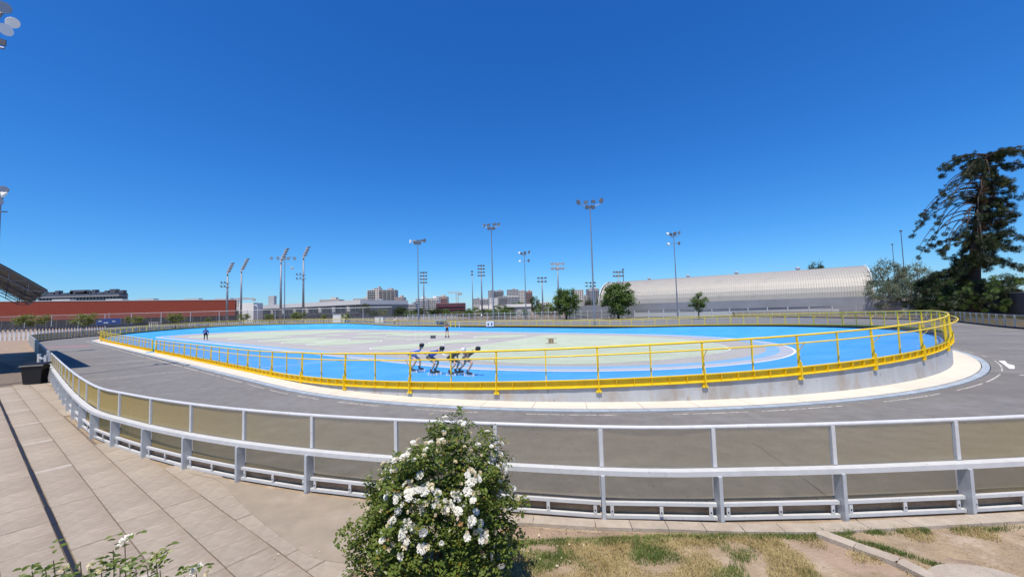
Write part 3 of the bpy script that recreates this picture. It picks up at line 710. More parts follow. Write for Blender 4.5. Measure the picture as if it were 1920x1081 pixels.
grass('dry_grass', 'grass_straw', 60000, ds, 'dry straw coloured grass tufts scattered over the soil', .02, .065, 1.2)
# litter: fallen petals and crumbs of soil
mb = MB()
for k in range(900):
    x = gr.uniform(-3.5, 7); c = gr.gauss(0, .12); q = FS(fs_near(max(-4.5, min(6, x)), 5.2)+gr.uniform(-.3, .3), .28+abs(c), .012)
    r_ = gr.uniform(.004, .014); M = Euler((gr.uniform(0, 3), gr.uniform(0, 3), 0)).to_matrix(); mb.box(q, (r_, r_*.8, r_*.5), M=M)
for k in range(900):
    x, y = gr.uniform(-1, 7.2), gr.uniform(3.6, 4.9); r_ = gr.uniform(.003, .011); mb.box((x, y, gh(x, y)+.008), (r_, r_, r_*.6), gr.uniform(0, 3))
o = mb.build('soil_crumbs', 'garden_soil', None); o['kind'] = 'stuff'; o['label'] = 'loose crumbs of soil scattered along the fence foot and bed'; o['category'] = 'soil'
mb = MB()
for k in range(260):
    a = gr.uniform(0, 6.28); r_ = abs(gr.gauss(0, .9)); x, y = -.9+r_*math.cos(a)*1.3, 4.35+r_*math.sin(a)*.7
    if y > 5.05: continue
    s_ = gr.uniform(.008, .018); M = Euler((gr.uniform(-.5, .5), gr.uniform(-.5, .5), gr.uniform(0, 6))).to_matrix()
    P = [M @ Vector(v)+Vector((x, y, .04)) for v in ((-s_, 0, 0), (0, -s_*.8, .003), (s_, 0, 0), (0, s_*.8, .004))]; mb.add(P, [(0, 1, 2, 3)])
o = mb.build('fallen_petals', 'petal_cream', None); o['kind'] = 'stuff'; o['label'] = 'faded rose petals fallen round the foot of the big bush'; o['category'] = 'petals'
# ------------------------------------------------------------------ masts
def aim(frm, to): return (Vector(to)-Vector(frm)).to_track_quat('Z', 'Y').to_matrix()
LM = {}
def lampmeshes():
    a = MB(); a.mi = 0; a.lathe([(.05, -.30), (.16, -.28), (.24, -.12), (.42, .06), (.43, .10)], n=14); a.mi = 1; a.lathe([(.40, .09), (.38, .115)], n=14); LM['dish'] = a.mesh('floodlight_dish', ['mast_steel', 'lens'])
    a = MB(); a.mi = 0; a.box((0, 0, -.06), (.62, .46, .16)); a.box((0, 0, -.18), (.4, .26, .12)); a.mi = 1; a.box((0, 0, .035), (.56, .40, .03)); LM['box'] = a.mesh('floodlight_box', ['dark_steel', 'lens'])
    a = MB(); a.lathe([(.07, -.30), (.17, -.26), (.23, -.1), (.42, .06), (.43, .10)], n=14); LM['white'] = a.mesh('floodlight_white', 'lamp_white')
lampmeshes()
def lampobj(par, mesh, loc, direction, name='floodlight', s=1):
    o = inst(name, LM[mesh], par, loc); o.rotation_euler = Vector(direction).to_track_quat('Z', 'Y').to_euler(); o.scale = (s, s, s); return o
def track_mast(label, px, py_top, D, yaw, lamps, H=None, two=False, r0=.15, aw=1., ls=1.):
    top = at(px, py_top, D); h = top.z-.5; b = (top.x, top.y, 0)
    t = thing('floodlight_mast', label, 'floodlight mast', b, yaw, 'floodlight masts round the skating track')
    t['_w'] = (0, 0, 0)
    mb = MB(); mb.tube([(0, 0, 0), (0, 0, h*.33), (0, 0, h*.331), (0, 0, h*.66), (0, 0, h*.661), (0, 0, h)], [r0, r0*.95, r0*.8, r0*.72, r0*.6, r0*.5], 8); mb.build('pole', 'mast_steel', t, smooth=False)
    mb = MB(); mb.tube([(-1.7*aw, 0, h+.42), (-.9*aw, 0, h+.12), (0, 0, h-.5), (.9*aw, 0, h+.12), (1.7*aw, 0, h+.42)], .045, 6); mb.tube([(-1.1*aw, 0, h+.1), (1.1*aw, 0, h+.1)], .045, 6); mb.tube([(0, -.9*aw, h+.05), (0, .9*aw, h+.05)], .045, 6)
    if two: mb.tube([(-1.5*aw, 0, h-1.6), (1.5*aw, 0, h-1.6)], .05, 6)
    mb.build('arm_frame', 'mast_steel', t)
    for (x, y, z, kind, dx, dy, dz) in lamps: lampobj(t, kind, (x, y, h+z), (dx, dy, dz), s=ls)
    if not two:
        for x in (-.45, .45): MB().box((x, 0, h-.12), (.55, .35, .5)).build('ballast_box', 'dark_steel', t)
    return t
SET_A = [(-1.75, 0, .7, 'dish', -.9, -.5, -.35), (-.65, -.1, .62, 'box', -.2, -1, -.6), (.55, -.1, .72, 'box', .1, -1, -.6), (1.75, 0, .9, 'dish', .5, -1, -.3)]
SET_B = [(-1.4, 0, .55, 'dish', -1, -.4, -.3), (-.5, -.2, .5, 'box', 0, -1, -.5), (.6, -.1, .6, 'box', 0, -1, -.5), (1.4, 0, .6, 'box', .3, -1, -.4)]
SET_C = [(-1.35, 0, .45, 'white', -.6, .3, -.5), (-.9, -.4, .3, 'box', -.5, 1, -.2), (.1, -.2, .5, 'dish', 0, -1, -.3), (1.3, 0, .75, 'dish', .7, -.8, -.2), (-1.3, 0, -1.8, 'white', -.6, .2, -.6), (1.1, 0, -1.6, 'dish', .6, -.8, -.2)]
SET_D = [(-1.6, 0, .4, 'white', -.8, -.6, .1), (-.7, 0, .35, 'box', 0, 1, -.4), (0, .1, .4, 'box', 0, -1, -.4), (.8, 0, .45, 'box', .2, -1, -.4), (1.5, 0, .5, 'dish', .6, -.8, -.2)]
track_mast('tallest floodlight mast right of centre with four lamps on V arms', 1106, 381, 59, .05, SET_A)
track_mast('tall floodlight mast just left of the picture centre behind the far railing', 921, 422, 72, -.1, SET_B)
track_mast('floodlight mast with one glinting white lamp behind the two far skaters', 783, 451, 86, 0, SET_D)
track_mast('floodlight mast with two tiers of lamps in front of the silver hall', 1263, 438, 83, .1, SET_C, two=True)
track_mast('slim floodlight mast with two tiers of lamps over the distant tower blocks', 983, 474, 104, .2, [(x, y, z, k, a, b, c) for x, y, z, k, a, b, c in SET_C], two=True)
track_mast('thin dark floodlight mast beside the thick lattice lamp pole at left', 534, 480, 98, .1, [(-3.2, 0, .0, 'dish', -.4, -1, .1), (-1.6, 0, 0, 'dish', -.2, -1, 0), (.9, 0, -.1, 'dish', 0, -1, 0), (2.4, 0, -.1, 'dish', .2, -1, 0), (1.8, 0, -2.6, 'white', .4, -.4, -.6)], two=True)
track_mast('floodlight mast at the left picture edge rising behind the curved canopy', 2, 352, 33, .4, [(.15, 0, .35, 'dish', .5, -1, .1), (-.7, 0, .2, 'dish', -1, -.3, -.2), (.35, -.3, -.15, 'white', .8, .3, -.5), (-.3, .2, -.3, 'dish', -.5, 1, -.3), (.1, -.4, -.85, 'dish', .4, -1, .1)], two=True, r0=.13, aw=.3, ls=.75)
track_mast('nearest floodlight mast with round lamps at the top left picture corner', -6, 8, 17.5, .5, [(.32, -.2, .28, 'dish', .3, -1, -.1), (.5, .0, -.22, 'white', .6, -.3, -.6), (.34, -.1, -.72, 'white', .7, -.6, -.2), (.1, .1, -1.25, 'box', .4, -1, -.3), (-.6, 0, .4, 'dish', -1, -.3, -.2)], two=True, r0=.12, aw=.2, ls=.62)
def frame_mast(label, px, py_top, D, rows, lean, low=None):
    top = at(px, py_top, D); h = top.z; r = .45
    t = thing('stadium_mast', label, 'floodlight mast', (top.x, top.y, 0), 0, 'stadium masts with slanting lamp frames'); t['_w'] = (0, 0, 0)
    fh = rows*.98+.5
    MB().tube([(0, 0, 0), (0, 0, h-fh)], [r*1.2, r*.62], 10).build('pole', 'mast_steel', t, smooth=True)
    mb = MB(); a = Vector((0, 0, h-fh)); b = Vector((lean*fh*.5, 0, h))
    for y in (-.7, 0, .7): mb.bar(a+Vector((0, y, 0)), b+Vector((0, y, 0)), .2, .25)
    mb.build('lamp_frame', 'galv', t)
    for k in range(rows):
        c = a.lerp(b, (k+.5)/rows); MB().tube([c+Vector((.05, -.5, 0)), c+Vector((1.5, -.5, .3))], .09, 5).build('lamp_arm', 'dark_steel', t)
        for j in (0, 1, 2): lampobj(t, 'box', (c.x+.35+.55*j, c.y-.4*j, c.z+.05+.1*j), (.8, -.35, -.9), s=1.05)
    if low:
        for (x, z) in low: lampobj(t, 'box', (x, -.6, z), (-.8, -.4, -.8), s=1.5)
        mb = MB(); mb.bar((-2.9, -.4, low[0][1]-.4), (1.4, -.4, low[0][1]-.4), .2, .2); mb.bar((-2.9, -.4, low[2][1]-.4), (1.4, -.4, low[2][1]-.4), .2, .2); mb.build('lower_arm', 'mast_steel', t)
    return t
frame_mast('leftmost slanting lamp mast in front of the right end of the red building', 427, 493, 165, 4, .9, [(-2.3, 16.5), (-.9, 16.5), (-2.2, 18.1), (-.8, 18.1)])
frame_mast('second slanting lamp mast just right of the red building', 453, 485, 175, 5, 1.0)
frame_mast('third slanting lamp mast beside the thin dark pole', 527, 466, 160, 5, .9)
frame_mast('fourth and tallest slanting lamp mast with a lower lamp cluster', 569, 463, 165, 4, .9, [(-2.6, 19), (-1.1, 19.2), (-2.6, 20.8), (-1.1, 20.9)])
def grid_mast(label, px, py_top, D, rows, cols, sp, group='masts with lamp grids', rw=1.3, slim=False, lm='box', z0=0):
    top = at(px, py_top, D); h = top.z; t = thing('lamp_mast', label, 'floodlight mast', (top.x, top.y, 0), .1, group); t['_w'] = (0, 0, 0)
    MB().tube([(0, 0, z0), (0, 0, h)], [.34, .17] if not slim else [.22, .12], 8).build('pole', 'mast_steel', t, smooth=True)
    for k in range(rows):
        z = h-.3-k*rw; mb = MB(); mb.bar((-cols*sp/2, 0, z), (cols*sp/2, 0, z-.1), .12, .12); mb.build('cross_arm', 'dark_steel', t)
        for j in range(cols): lampobj(t, lm, ((j-(cols-1)/2)*sp, -.2, z+.1), (.2*(j-(cols-1)/2), -1, -.7), s=1.2)
grid_mast('lamp mast with four rows of small lamps right of the white lamp mast', 794, 510, 150, 4, 3, 1.0)
grid_mast('lamp mast with four rows of small lamps left of the centre mast', 902, 497, 150, 4, 3, 1.0)
grid_mast('slim pole with one short row of lamps seen edge on', 885, 508, 160, 2, 1, 1.2, slim=True)
grid_mast('short lamp mast with two dark rows between the centre masts', 1016, 520, 140, 2, 3, 1.3, 'masts with two lamp rows')
grid_mast('lamp mast with two pale rows rising behind the round green tree', 1045, 493, 120, 2, 4, 1.1, 'masts with two lamp rows', lm='white', rw=1.5)
grid_mast('small lamp mast hidden partly behind the tallest mast', 1107, 529, 150, 2, 3, 1.6, 'masts with two lamp rows', slim=True)
grid_mast('lamp mast with two rows over the big tree by the hall', 1159, 509, 130, 2, 4, 1.0, 'masts with two lamp rows')
def stick(name, label, px, y0, D, r, cat='mast', cap=True):
    top = at(px, y0, D); t = thing(name, label, cat, (top.x, top.y, 0)); t['_w'] = (0, 0, 0)
    MB().tube([(0, 0, 0), (0, 0, top.z)], [r, r*.7], 7).build('pole', 'dark_steel', t)
    if cap: MB().box((0, 0, top.z), (r*4, r*3, r*3)).build('cap', 'dark_steel', t)
stick('thin_mast', 'tall thin bare mast left of the drooping pine', 1689, 433, 90, .10)
stick('thin_mast', 'shorter thin bare mast above the silvery trees', 1673, 458, 105, .09)
stick('thin_mast', 'short pole with a small head beside the two row lamp mast', 1168, 505, 140, .16)
t = thing('street_lamp', 'bent arm street lamp in front of the grey glazed hall', 'street lamp', gx(483, 150)); t['_w'] = (0, 0, 0)
MB().tube([(0, 0, 0), (0, 0, 6.2), (-.3, 0, 7.4), (-1, 0, 7.6)], .16, 6).build('pole', 'galv', t); MB().box((-1.3, 0, 7.55), (.9, .3, .16)).build('lamp_head', 'lamp_white', t)

# ------------------------------------------------------------------ buildings
def wallbox(mb, x0, x1, y0, y1, z0, z1): mb.box(((x0+x1)/2, (y0+y1)/2, (z0+z1)/2), (x1-x0, y1-y0, z1-z0))
def slabbld(name, label, px0, px1, pyt, D, depth, wallm, floors, cols, winm='dark_glass', slabm=None, ww=.62, wh=.5, plant=True, z0=0, top=None, piers=None, group=None):
    a, b = at(px0, pyt, D), at(px1, pyt, D); W_ = b.x-a.x; H_ = (a.z+b.z)/2; cx = (a.x+b.x)/2; yaw = -math.atan2(cx, D)*.35
    t = thing(name, label, 'building', (cx, D, 0), yaw, group); t['_w'] = (0, 0, 0)
    MB().box((0, depth/2, H_/2), (W_, depth, H_)).build('wall', wallm, t)
    fh = H_/floors; cw = W_/cols; wm = MB(); dx, dz = cw*ww/2, fh*wh/2
    wm.box((0, 0, 0), (dx*2, .12, dz*2)); me = wm.mesh('window', winm)
    for f in range(floors):
        zc = fh*(f+.5)
        if zc < z0: continue
        for c in range(cols): inst('window', me, t, (-W_/2+cw*(c+.5), -.02, zc))
        if slabm: MB().box((0, -.45, fh*f+.12), (W_+.1, .9, .3)).build('balcony_slab', slabm, t)
    if piers:
        for c in range(0, cols+1, piers): MB().box((-W_/2+cw*c, -.3, H_/2), (.5, .62, H_)).build('pier', slabm or wallm, t)
    if plant:
        MB().box((W_*.12, depth/2, H_+1.2), (W_*.28, depth*.5, 2.4)).build('roof_house', wallm, t)
        MB().box((0, depth/2, H_+.2), (W_+.3, depth+.3, .4)).build('parapet', slabm or wallm, t)
    return t
# long red building
A, B = at(-150, 566, 172), at(441, 562.5, 232); Z = 13.6
t = thing('red_building', 'long low red clad building with dark glazed ground floor at left', 'building', (A.x, A.y, 0)); 
def ext(mb, a, b, z0, z1, th, off=0):
    a = Vector((a.x, a.y, 0)); b = Vector((b.x, b.y, 0)); d = (b-a).normalized(); n = Vector((-d.y, d.x, 0))
    P = [a-n*off, b-n*off, b+n*(th-off), a+n*(th-off)]; mb.add([p+Vector((0, 0, z)) for z in (z0, z1) for p in P], [(3, 2, 1, 0), (4, 5, 6, 7), (0, 1, 5, 4), (1, 2, 6, 5), (2, 3, 7, 6), (3, 0, 4, 7)]); return mb
ext(MB(), A, B, 4.2, Z, 9).build('red_wall', 'brick_red', t)
ext(MB(), A, B, 0, 4.2, 7, -1.5).build('ground_floor', 'dark_base', t)
ext(MB(), A, B, Z, Z+.35, 9, .15).build('roof_trim', 'pale_roof', t)
for f in (.35, .52, .63, .8, .93):
    p = A.lerp(B, f); MB().box((p.x, p.y+5, Z+.7), (9, 3, 1.0)).build('rooftop_unit', 'concrete_grey', t)
d_ = (B-A).normalized()
for k in range(26):
    p = A.lerp(B, .18+k*.031); mb = MB(); mb.bar((p.x, p.y-.2, 0), (p.x, p.y-.2, 4.2), .35, .35); mb.build('column', 'dark_steel', t)
# dark slatted building behind it
A, B = at(72, 552, 300), at(223, 549.5, 300); t = thing('dark_building', 'dark long building with rooftop machinery showing above the red building', 'building', (A.x, A.y, 0))
ext(MB(), A, B, 0, (A.z+B.z)/2, 7).build('wall', 'slate', t); zt = (A.z+B.z)/2
ext(MB(), A-Vector((1, 0, 0)), B+Vector((1, 0, 0)), zt-5.8, zt-5.2, 7.5, .8).build('ledge', 'dark_steel', t); ext(MB(), A-Vector((1, 0, 0)), B+Vector((1, 0, 0)), zt-2.4, zt-1.8, 7.5, .8).build('ledge', 'concrete_grey', t)
for k in range(24): p = A.lerp(B, (k+.5)/24); MB().box((p.x, p.y-.3, zt-4), (1.6, .5, 2.4)).build('window', 'dark_glass', t)
for k, f in enumerate((.04, .1, .18, .27, .36, .45, .5, .56, .64, .72, .8, .88, .93, .97)): p = A.lerp(B, f); MB().box((p.x, p.y+4, zt+.6+.5*(k % 3)), (3+2*(k % 2)+(8 if k in (5, 6) else 0), 3, 1.4+1*(k % 3))).build('rooftop_unit', 'dark_steel', t)
# grey glazed hall with white fascia
A, B = at(436, 570, 250), at(678, 566, 185); t = thing('glazed_hall', 'long grey glazed hall with flat white roof band behind the lamp masts', 'building', (A.x, A.y, 0))
zt = 9.8; ext(MB(), A, B, 0, zt-2.2, 30).build('wall', 'grey_facade', t); ext(MB(), A, B, zt-2.2, zt, 31, .8).build('roof_band', 'pale_roof', t); ext(MB(), A, B, 3.2, 3.7, 2, 1.2).build('ledge', 'dark_steel', t)
for k in range(34):
    p = A.lerp(B, k/33); MB().bar((p.x, p.y-.7, 0), (p.x, p.y-.7, zt-2.2), .25 if k % 4 else .6, .3).build('mullion', 'slate', t)
    if k < 33:
        q = A.lerp(B, (k+.5)/33); MB().box((q.x, q.y-.45, 5.6), (1.6, .2, 2.6)).build('window', 'dark_glass' if k % 3 else 'concrete_grey', t)
C_ = at(471, 567, 215); MB().box((C_.x, C_.y, 5.4), (8, 8, 10.8)).build('white_block', 'plaster_white', t)
D_ = at(497, 562, 260); MB().box((D_.x, D_.y+8, D_.z/2+2), (4, 3, D_.z+2)).build('stair_tower', 'concrete_grey', t)
slabbld('apartment_block', 'low pale blocks with rooftop machinery behind the glazed hall', 600, 635, 562, 330, 16, 'concrete_pale', 4, 8)
slabbld('apartment_block', 'low cream apartment block left of the tall tower', 663, 700, 560, 420, 20, 'concrete_pale', 6, 8, slabm='concrete_pale')
slabbld('apartment_tower', 'tall left wing of the tower with striped white balconies', 689, 704, 544, 400, 18, 'concrete_grey', 15, 4, slabm='plaster_white', ww=.8, wh=.6, piers=4)
slabbld('apartment_tower', 'plain concrete lift core rising between the tower wings', 704, 711, 540, 399, 16, 'concrete_pale', 15, 1, ww=.25, wh=.3)
slabbld('apartment_tower', 'tall right wing of the tower with dark window grid', 711, 740, 543.5, 400, 18, 'concrete_grey', 15, 8, slabm='concrete_pale', ww=.8, wh=.62, piers=2)
slabbld('apartment_block', 'grey flats with dark windows in front of the tall tower', 686, 722, 565, 330, 16, 'concrete_grey', 6, 10, slabm='concrete_grey', ww=.7, wh=.6)
slabbld('apartment_block', 'pale block with a salmon stripe right of the tall tower', 741, 756, 557.5, 380, 16, 'concrete_pale', 8, 5, slabm='salmon', ww=.6)
slabbld('apartment_block', 'thin brown block at the right of the salmon striped one', 756, 763, 570, 400, 16, 'salmon', 6, 3)
slabbld('apartment_block', 'low grey houses left of the white flats', 762, 779, 571, 330, 16, 'concrete_grey', 4, 6)
slabbld('white_flats', 'white flats with small windows behind the white lamp mast', 779, 800, 560, 360, 18, 'plaster_white', 8, 7, slabm='plaster_white', ww=.6)
slabbld('white_flats', 'white flats with darker windows right of the four row mast', 800, 822, 559, 370, 18, 'plaster_white', 8, 7, slabm='plaster_white', ww=.6)
slabbld('white_flats', 'cream stepped flats with salmon side behind the maroon building', 815, 838, 556.5, 395, 18, 'concrete_pale', 9, 8, slabm='salmon', ww=.6)
slabbld('maroon_building', 'maroon building under construction below the tower crane', 818, 870, 568, 300, 18, 'maroon', 4, 14, slabm='maroon', ww=.75, plant=False)
for i, (x0, x1, yt, D, m, nf, nc, lab_) in enumerate(((887, 901, 560, 560, 'concrete_grey', 8, 5, 'grey housing block right of the edge on lamp pole'), (899, 915, 559, 540, 'plaster_white', 8, 6, 'white housing block left of the centre mast foot'), (915, 926, 545, 620, 'concrete_grey', 13, 4, 'dark tower directly behind the centre mast'), (926, 944, 545, 630, 'concrete_grey', 13, 7, 'wide grey tower just right of the centre mast'), (917, 934, 558, 520, 'plaster_white', 9, 6, 'white lower block in front of the grey towers'), (934, 951, 556, 520, 'concrete_grey', 9, 7, 'grey lower block beside the white one'), (950, 972, 543, 620, 'concrete_grey', 14, 8, 'tower with a brown top left of the slim mast'), (951, 973, 554, 510, 'plaster_white', 10, 8, 'white block in front of the brown topped tower'), (972, 985, 545, 600, 'concrete_pale', 13, 4, 'pale tower half behind the slim mast'), (985, 998, 546, 600, 'salmon', 13, 4, 'brownish tower right of the slim mast'), (1074, 1094, 543, 420, 'concrete_pale', 11, 5, 'pale beige tower right of the round green tree'), (1102, 1123, 541.5, 430, 'concrete_pale', 11, 6, 'beige tower behind the tallest mast'), (1093, 1103, 556, 430, 'concrete_grey', 7, 3, 'low grey block between the two beige towers'), (1008, 1030, 566, 400, 'plaster_white', 4, 6, 'low white house behind trees right of centre'))):
    slabbld('housing_tower', lab_, x0, x1, yt, D, 18, m, nf, nc, slabm='concrete_grey' if i % 2 else None, ww=.55, wh=.5, plant=(i % 3 != 1), z0=12 if x0 < 1000 else 6)
A, B = at(949, 575, 170), at(996, 574, 170); t = thing('white_canopy', 'long flat white roof above the hedge between the centre masts', 'roof', (A.x, A.y, 0)); ext(MB(), A, B, 4.2, 5.4, 8).build('roof', 'plaster_white', t); ext(MB(), A, B, 0, 4.2, 7, -.5).build('wall', 'concrete_grey', t)
def crane(label, px, pyt, D, jl, jr, m):
    p = at(px, pyt, D); t = thing('tower_crane', label, 'crane', (p.x, D, 0)); t['_w'] = (0, 0, 0); h = p.z
    mb = MB()
    for x in (-1, 1):
        for y in (-1, 1): mb.bar((x, y, 0), (x, y, h), .3, .3)
    for k in range(int(h/2.5)): mb.bar((-1, -1, k*2.5), (1, -1, k*2.5+2.5), .2, .2)
    mb.build('tower', m, t)
    mb = MB(); mb.bar((-jl, 0, h), (jr, 0, h), .7, .5); mb.bar((-jl, 0, h+1.4), (jr*.6, 0, h+1.4), .3, .3)
    for k in range(int((jl+jr)/2)): x = -jl+k*2; mb.bar((x, 0, h), (x+1, 0, h+1.4), .18, .18); mb.bar((x+1, 0, h+1.4), (x+2, 0, h), .18, .18)
    mb.build('jib', m, t); MB().box((jr-1, 0, h-1), (3, 1.2, 2)).build('counterweight', 'concrete_grey', t)
crane('pale tower crane over the maroon building', 857, 549, 360, 9, 4, 'crane_grey')
crane('reddish crane jib low above the right end of the red building', 447, 561, 420, 26, 18, 'crane_red')
# ------------------------------------------------------------------ silver barrel roofed hall
HA = Vector((84.8, 90, 0)); HB = Vector((29, 129, 0)); hd = (HB-HA).normalized(); hn = Vector((-hd.y, hd.x, 0))
if hn.y < 0: hn = -hn
t = thing('silver_hall', 'long hall with ribbed silver barrel roof at right', 'building', (HA.x, HA.y, 0)); LH = (HB-HA).length
SZ = 3.6; HW = 12.; RISE = 8.2
def prof(q): a = math.pi*q; return HW-HW*math.cos(a), SZ+RISE*(math.sin(a)**.86)
pw = .52; npn = int(LH/pw); NQ = 22
for k in range(npn):
    mb = MB(); rows = []
    for (u, h) in ((0, 0), (.06, .075), (.16, .075), (.22, 0), (1, 0)):
        P = []
        for q in range(NQ+1):
            y, z = prof(q/NQ); a = math.pi*q/NQ; nrm = (-math.cos(a), math.sin(a)); yy = y+nrm[0]*h; zz = z+nrm[1]*h
            p = HA+hd*(pw*(k+u))+hn*yy; P.append((p.x, p.y, zz))
        rows.append(P)
    for a, b in zip(rows[:-1], rows[1:]): mb.strip(a, b)
    mb.build('roof_panel', 'hall_metal', t)
mb = MB()
for k in range(npn*2):
    p = HA+hd*(pw*.5*(k+.2)); q = HA+hd*(pw*.5*(k+.62)); mb.add([p-hn*.05, q-hn*.05, q-hn*.05+Vector((0, 0, SZ)), p-hn*.05+Vector((0, 0, SZ)), p, q, q+Vector((0, 0, SZ)), p+Vector((0, 0, SZ))], [(3, 2, 1, 0), (0, 4, 7, 3), (1, 2, 6, 5)])
mb.build('wall_ribs', 'hall_wall', t, kind='stuff')
ext(MB(), HA, HB, 0, SZ, 24, 0).build('wall', 'hall_wall', t); ext(MB(), HA, HB, SZ-.12, SZ+.06, .3, .22).build('gutter_rail', 'slate', t)
for P0, sg in ((HA, 1), (HB, -1)):
    mb = MB(); V = []
    for q in range(NQ+1): y, z = prof(q/NQ); p = P0+hn*y; V.append((p.x, p.y, z-.02))
    V += [tuple(P0+hn*24), tuple(P0)]; mb.add(V, [tuple(range(len(V)))]); mb.build('gable', 'concrete_pale', t)
    mb = MB(); mb.tube([(P0+hn*(prof(q/NQ)[0]))+Vector((0, 0, prof(q/NQ)[1]+.05)) for q in range(NQ+1)], .14, 6); mb.build('gable_trim', 'plaster_white', t)
for f in (.2, .42, .62, .8):
    p = HA+hd*LH*f+hn*HW; MB().lathe([(.45, 0), (.45, .5), (.75, .55), (.7, .8), (.2, .95)], (p.x, p.y, SZ+RISE-.05), 10).build('roof_vent', 'galv', t)
# ------------------------------------------------------------------ fences and walls beyond the road
def linefence(name, label, cat, pts, sp, fn): 
    t = thing(name, label, cat, (pts[0][0], pts[0][1], 0)); P = [Vector((*p, 0)) for p in pts]; 
    for a, b in zip(P[:-1], P[1:]):
        n = max(1, round((b-a).length/sp))
        for k in range(n): fn(t, a.lerp(b, k/n), a.lerp(b, (k+1)/n))
    return t
PK = MB()
def pk(t, a, b):
    d = (b-a); n = Vector((-d.y, d.x, 0)).normalized()
    PK.mi = 0; PK.bar(a, a+Vector((0, 0, 1.42)), .26, .12, n); PK.lathe([(.13, 1.40), (.13, 1.46), (.05, 1.5)], tuple(a), 6); PK.mi = 1; PK.bar(a+Vector((0, 0, 1.42)), a+Vector((0, 0, 2.2)), .2, .1, n)
t = linefence('picket_fence', 'tall picket fence white below and dark above along the left', 'fence', [(-112, 56), (-96, 60), (-84, 68), (-84.5, 80), (-92, 94), (-92, 116), (-72, 134), (-48, 143), (-20, 138)], .52, pk)
PK.build('pickets', ['plaster_white', 'dark_steel'], t, kind='stuff')
mb = MB()
for p, q in zip(([(-112, 56), (-96, 60), (-84, 68), (-84.5, 80), (-92, 94), (-92, 116), (-72, 134), (-48, 143)]), ([(-96, 60), (-84, 68), (-84.5, 80), (-92, 94), (-92, 116), (-72, 134), (-48, 143), (-20, 138)])):
    for z in (.35, 1.9): mb.bar((*p, z), (*q, z), .05, .06)
mb.build('rail', 'dark_steel', t)
def nf(t, a, b):
    MB().tube([a, a+Vector((0, 0, 5.2))], .09, 6).build('post', 'galv', t); MB().tube([a+Vector((0, 0, 5.15)), b+Vector((0, 0, 5.15))], .045, 5).build('top_rail', 'galv', t)
    MB().add([a+Vector((0, 0, .1)), b+Vector((0, 0, .1)), b+Vector((0, 0, 5.1)), a+Vector((0, 0, 5.1))], [(0, 1, 2, 3)]).build('wire_net', 'mesh_net', t)
linefence('ball_fence', 'high wire net fence on slim posts before the red building', 'fence', [(-175, 118), (-120, 121), (-70, 128), (-42, 134)], 8.2, nf)
def wf(t, a, b):
    d = b-a; MB().tube([a, a+Vector((0, 0, 2.35))], .11, 6).build('post', 'galv', t)
    mb = MB(); mb.bar(a+Vector((0, 0, 2.0)), b+Vector((0, 0, 2.0)), .07, .1); mb.bar(a+Vector((0, 0, 1.0)), b+Vector((0, 0, 1.0)), .05, .06); mb.build('rail', 'galv', t)
    MB().add([a+Vector((0, 0, .05)), b+Vector((0, 0, .05)), b+Vector((0, 0, 1.95)), a+Vector((0, 0, 1.95))], [(0, 1, 2, 3)]).build('wire_net', 'mesh_net', t)
linefence('wire_fence', 'long grey wire fence on posts below the city trees', 'fence', [(-36, 132), (-8, 121), (14, 110), (30, 97)], 2.1, wf)
def hf(t, a, b):
    MB().bar(a, a+Vector((0, 0, 1.9)), .22, .22).build('post', 'galv', t); MB().bar(a+Vector((0, 0, 1.8)), b+Vector((0, 0, 1.8)), .08, .1).build('top_rail', 'dark_steel', t)
    MB().bar(a+Vector((0, 0, .75)), b+Vector((0, 0, .75)), .12, 1.1).build('fence_panel', 'grey_rail', t)
linefence('hall_fence', 'low panelled fence with dark top rail along the silver hall', 'fence', [(31, 98), (60, 78), (84, 62)], 3.4, hf)
A, B = at(1843, 553, 60), at(1990, 549, 40); t = thing('garden_wall', 'tall dark grey boundary wall at the right picture edge', 'wall', (A.x, A.y, 0)); ext(MB(), A, B, 0, 3.25, .3).build('wall', 'dark_wall', t); ext(MB(), A, B, 3.25, 3.34, .4, .05).build('coping', 'concrete_grey', t)
A, B = at(1660, 560, 78), at(1843, 553, 60); t = thing('garden_wall', 'shaded dark wall behind the foot of the drooping pine', 'wall', (A.x, A.y, 0)); ext(MB(), A, B, 0, 2.6, .3).build('wall', 'dark_wall', t)
t = thing('banner', 'blue cloth banner hung on posts behind the picket fence', 'banner', gx(204, 100)); t['_w'] = (0, 0, 0)
MB().box((0, 0, 2.7), (6.2, .06, 1.7)).build('cloth', 'blue_cloth', t); 
for x in (-3.1, 0, 3.1): MB().tube([(x, .1, 0), (x, .1, 5.0 if x == 0 else 3.6)], .05, 5).build('post', 'galv', t)
for (x, z, w_) in ((-2.2, 2.9, .9), (-.6, 2.5, 1.2), (1.4, 2.8, .8)): MB().box((x, -.05, z), (w_, .02, .16)).build('print_mark', 'plaster_white', t)
for (px, D, s, lb) in ((292, 128, 1.5, 'small white cabin behind the wire net left of the lamp masts'), (365, 128, 1.2, 'pale equipment box beside a shrub behind the wire net'), (712, 128, 1.3, 'low white cabin between the shrubs near the tall tower'), (640, 120, 2.2, 'long low white bench like block behind the far railing')):
    p = gx(px, D); t = thing('white_cabin', lb, 'cabin', tuple(p)); t['_w'] = (0, 0, 0); MB().box((0, 0, .9*s/1.3), (2.1*s, 1.5, 1.8*s/1.3)).build('body', 'plaster_white', t); MB().box((.2*s, -.77, .8*s/1.3), (.7, .05, 1.2*s/1.3)).build('door', 'concrete_grey', t); MB().box((0, 0, 1.84*s/1.3), (2.3*s, 1.7, .12)).build('roof', 'concrete_grey', t)

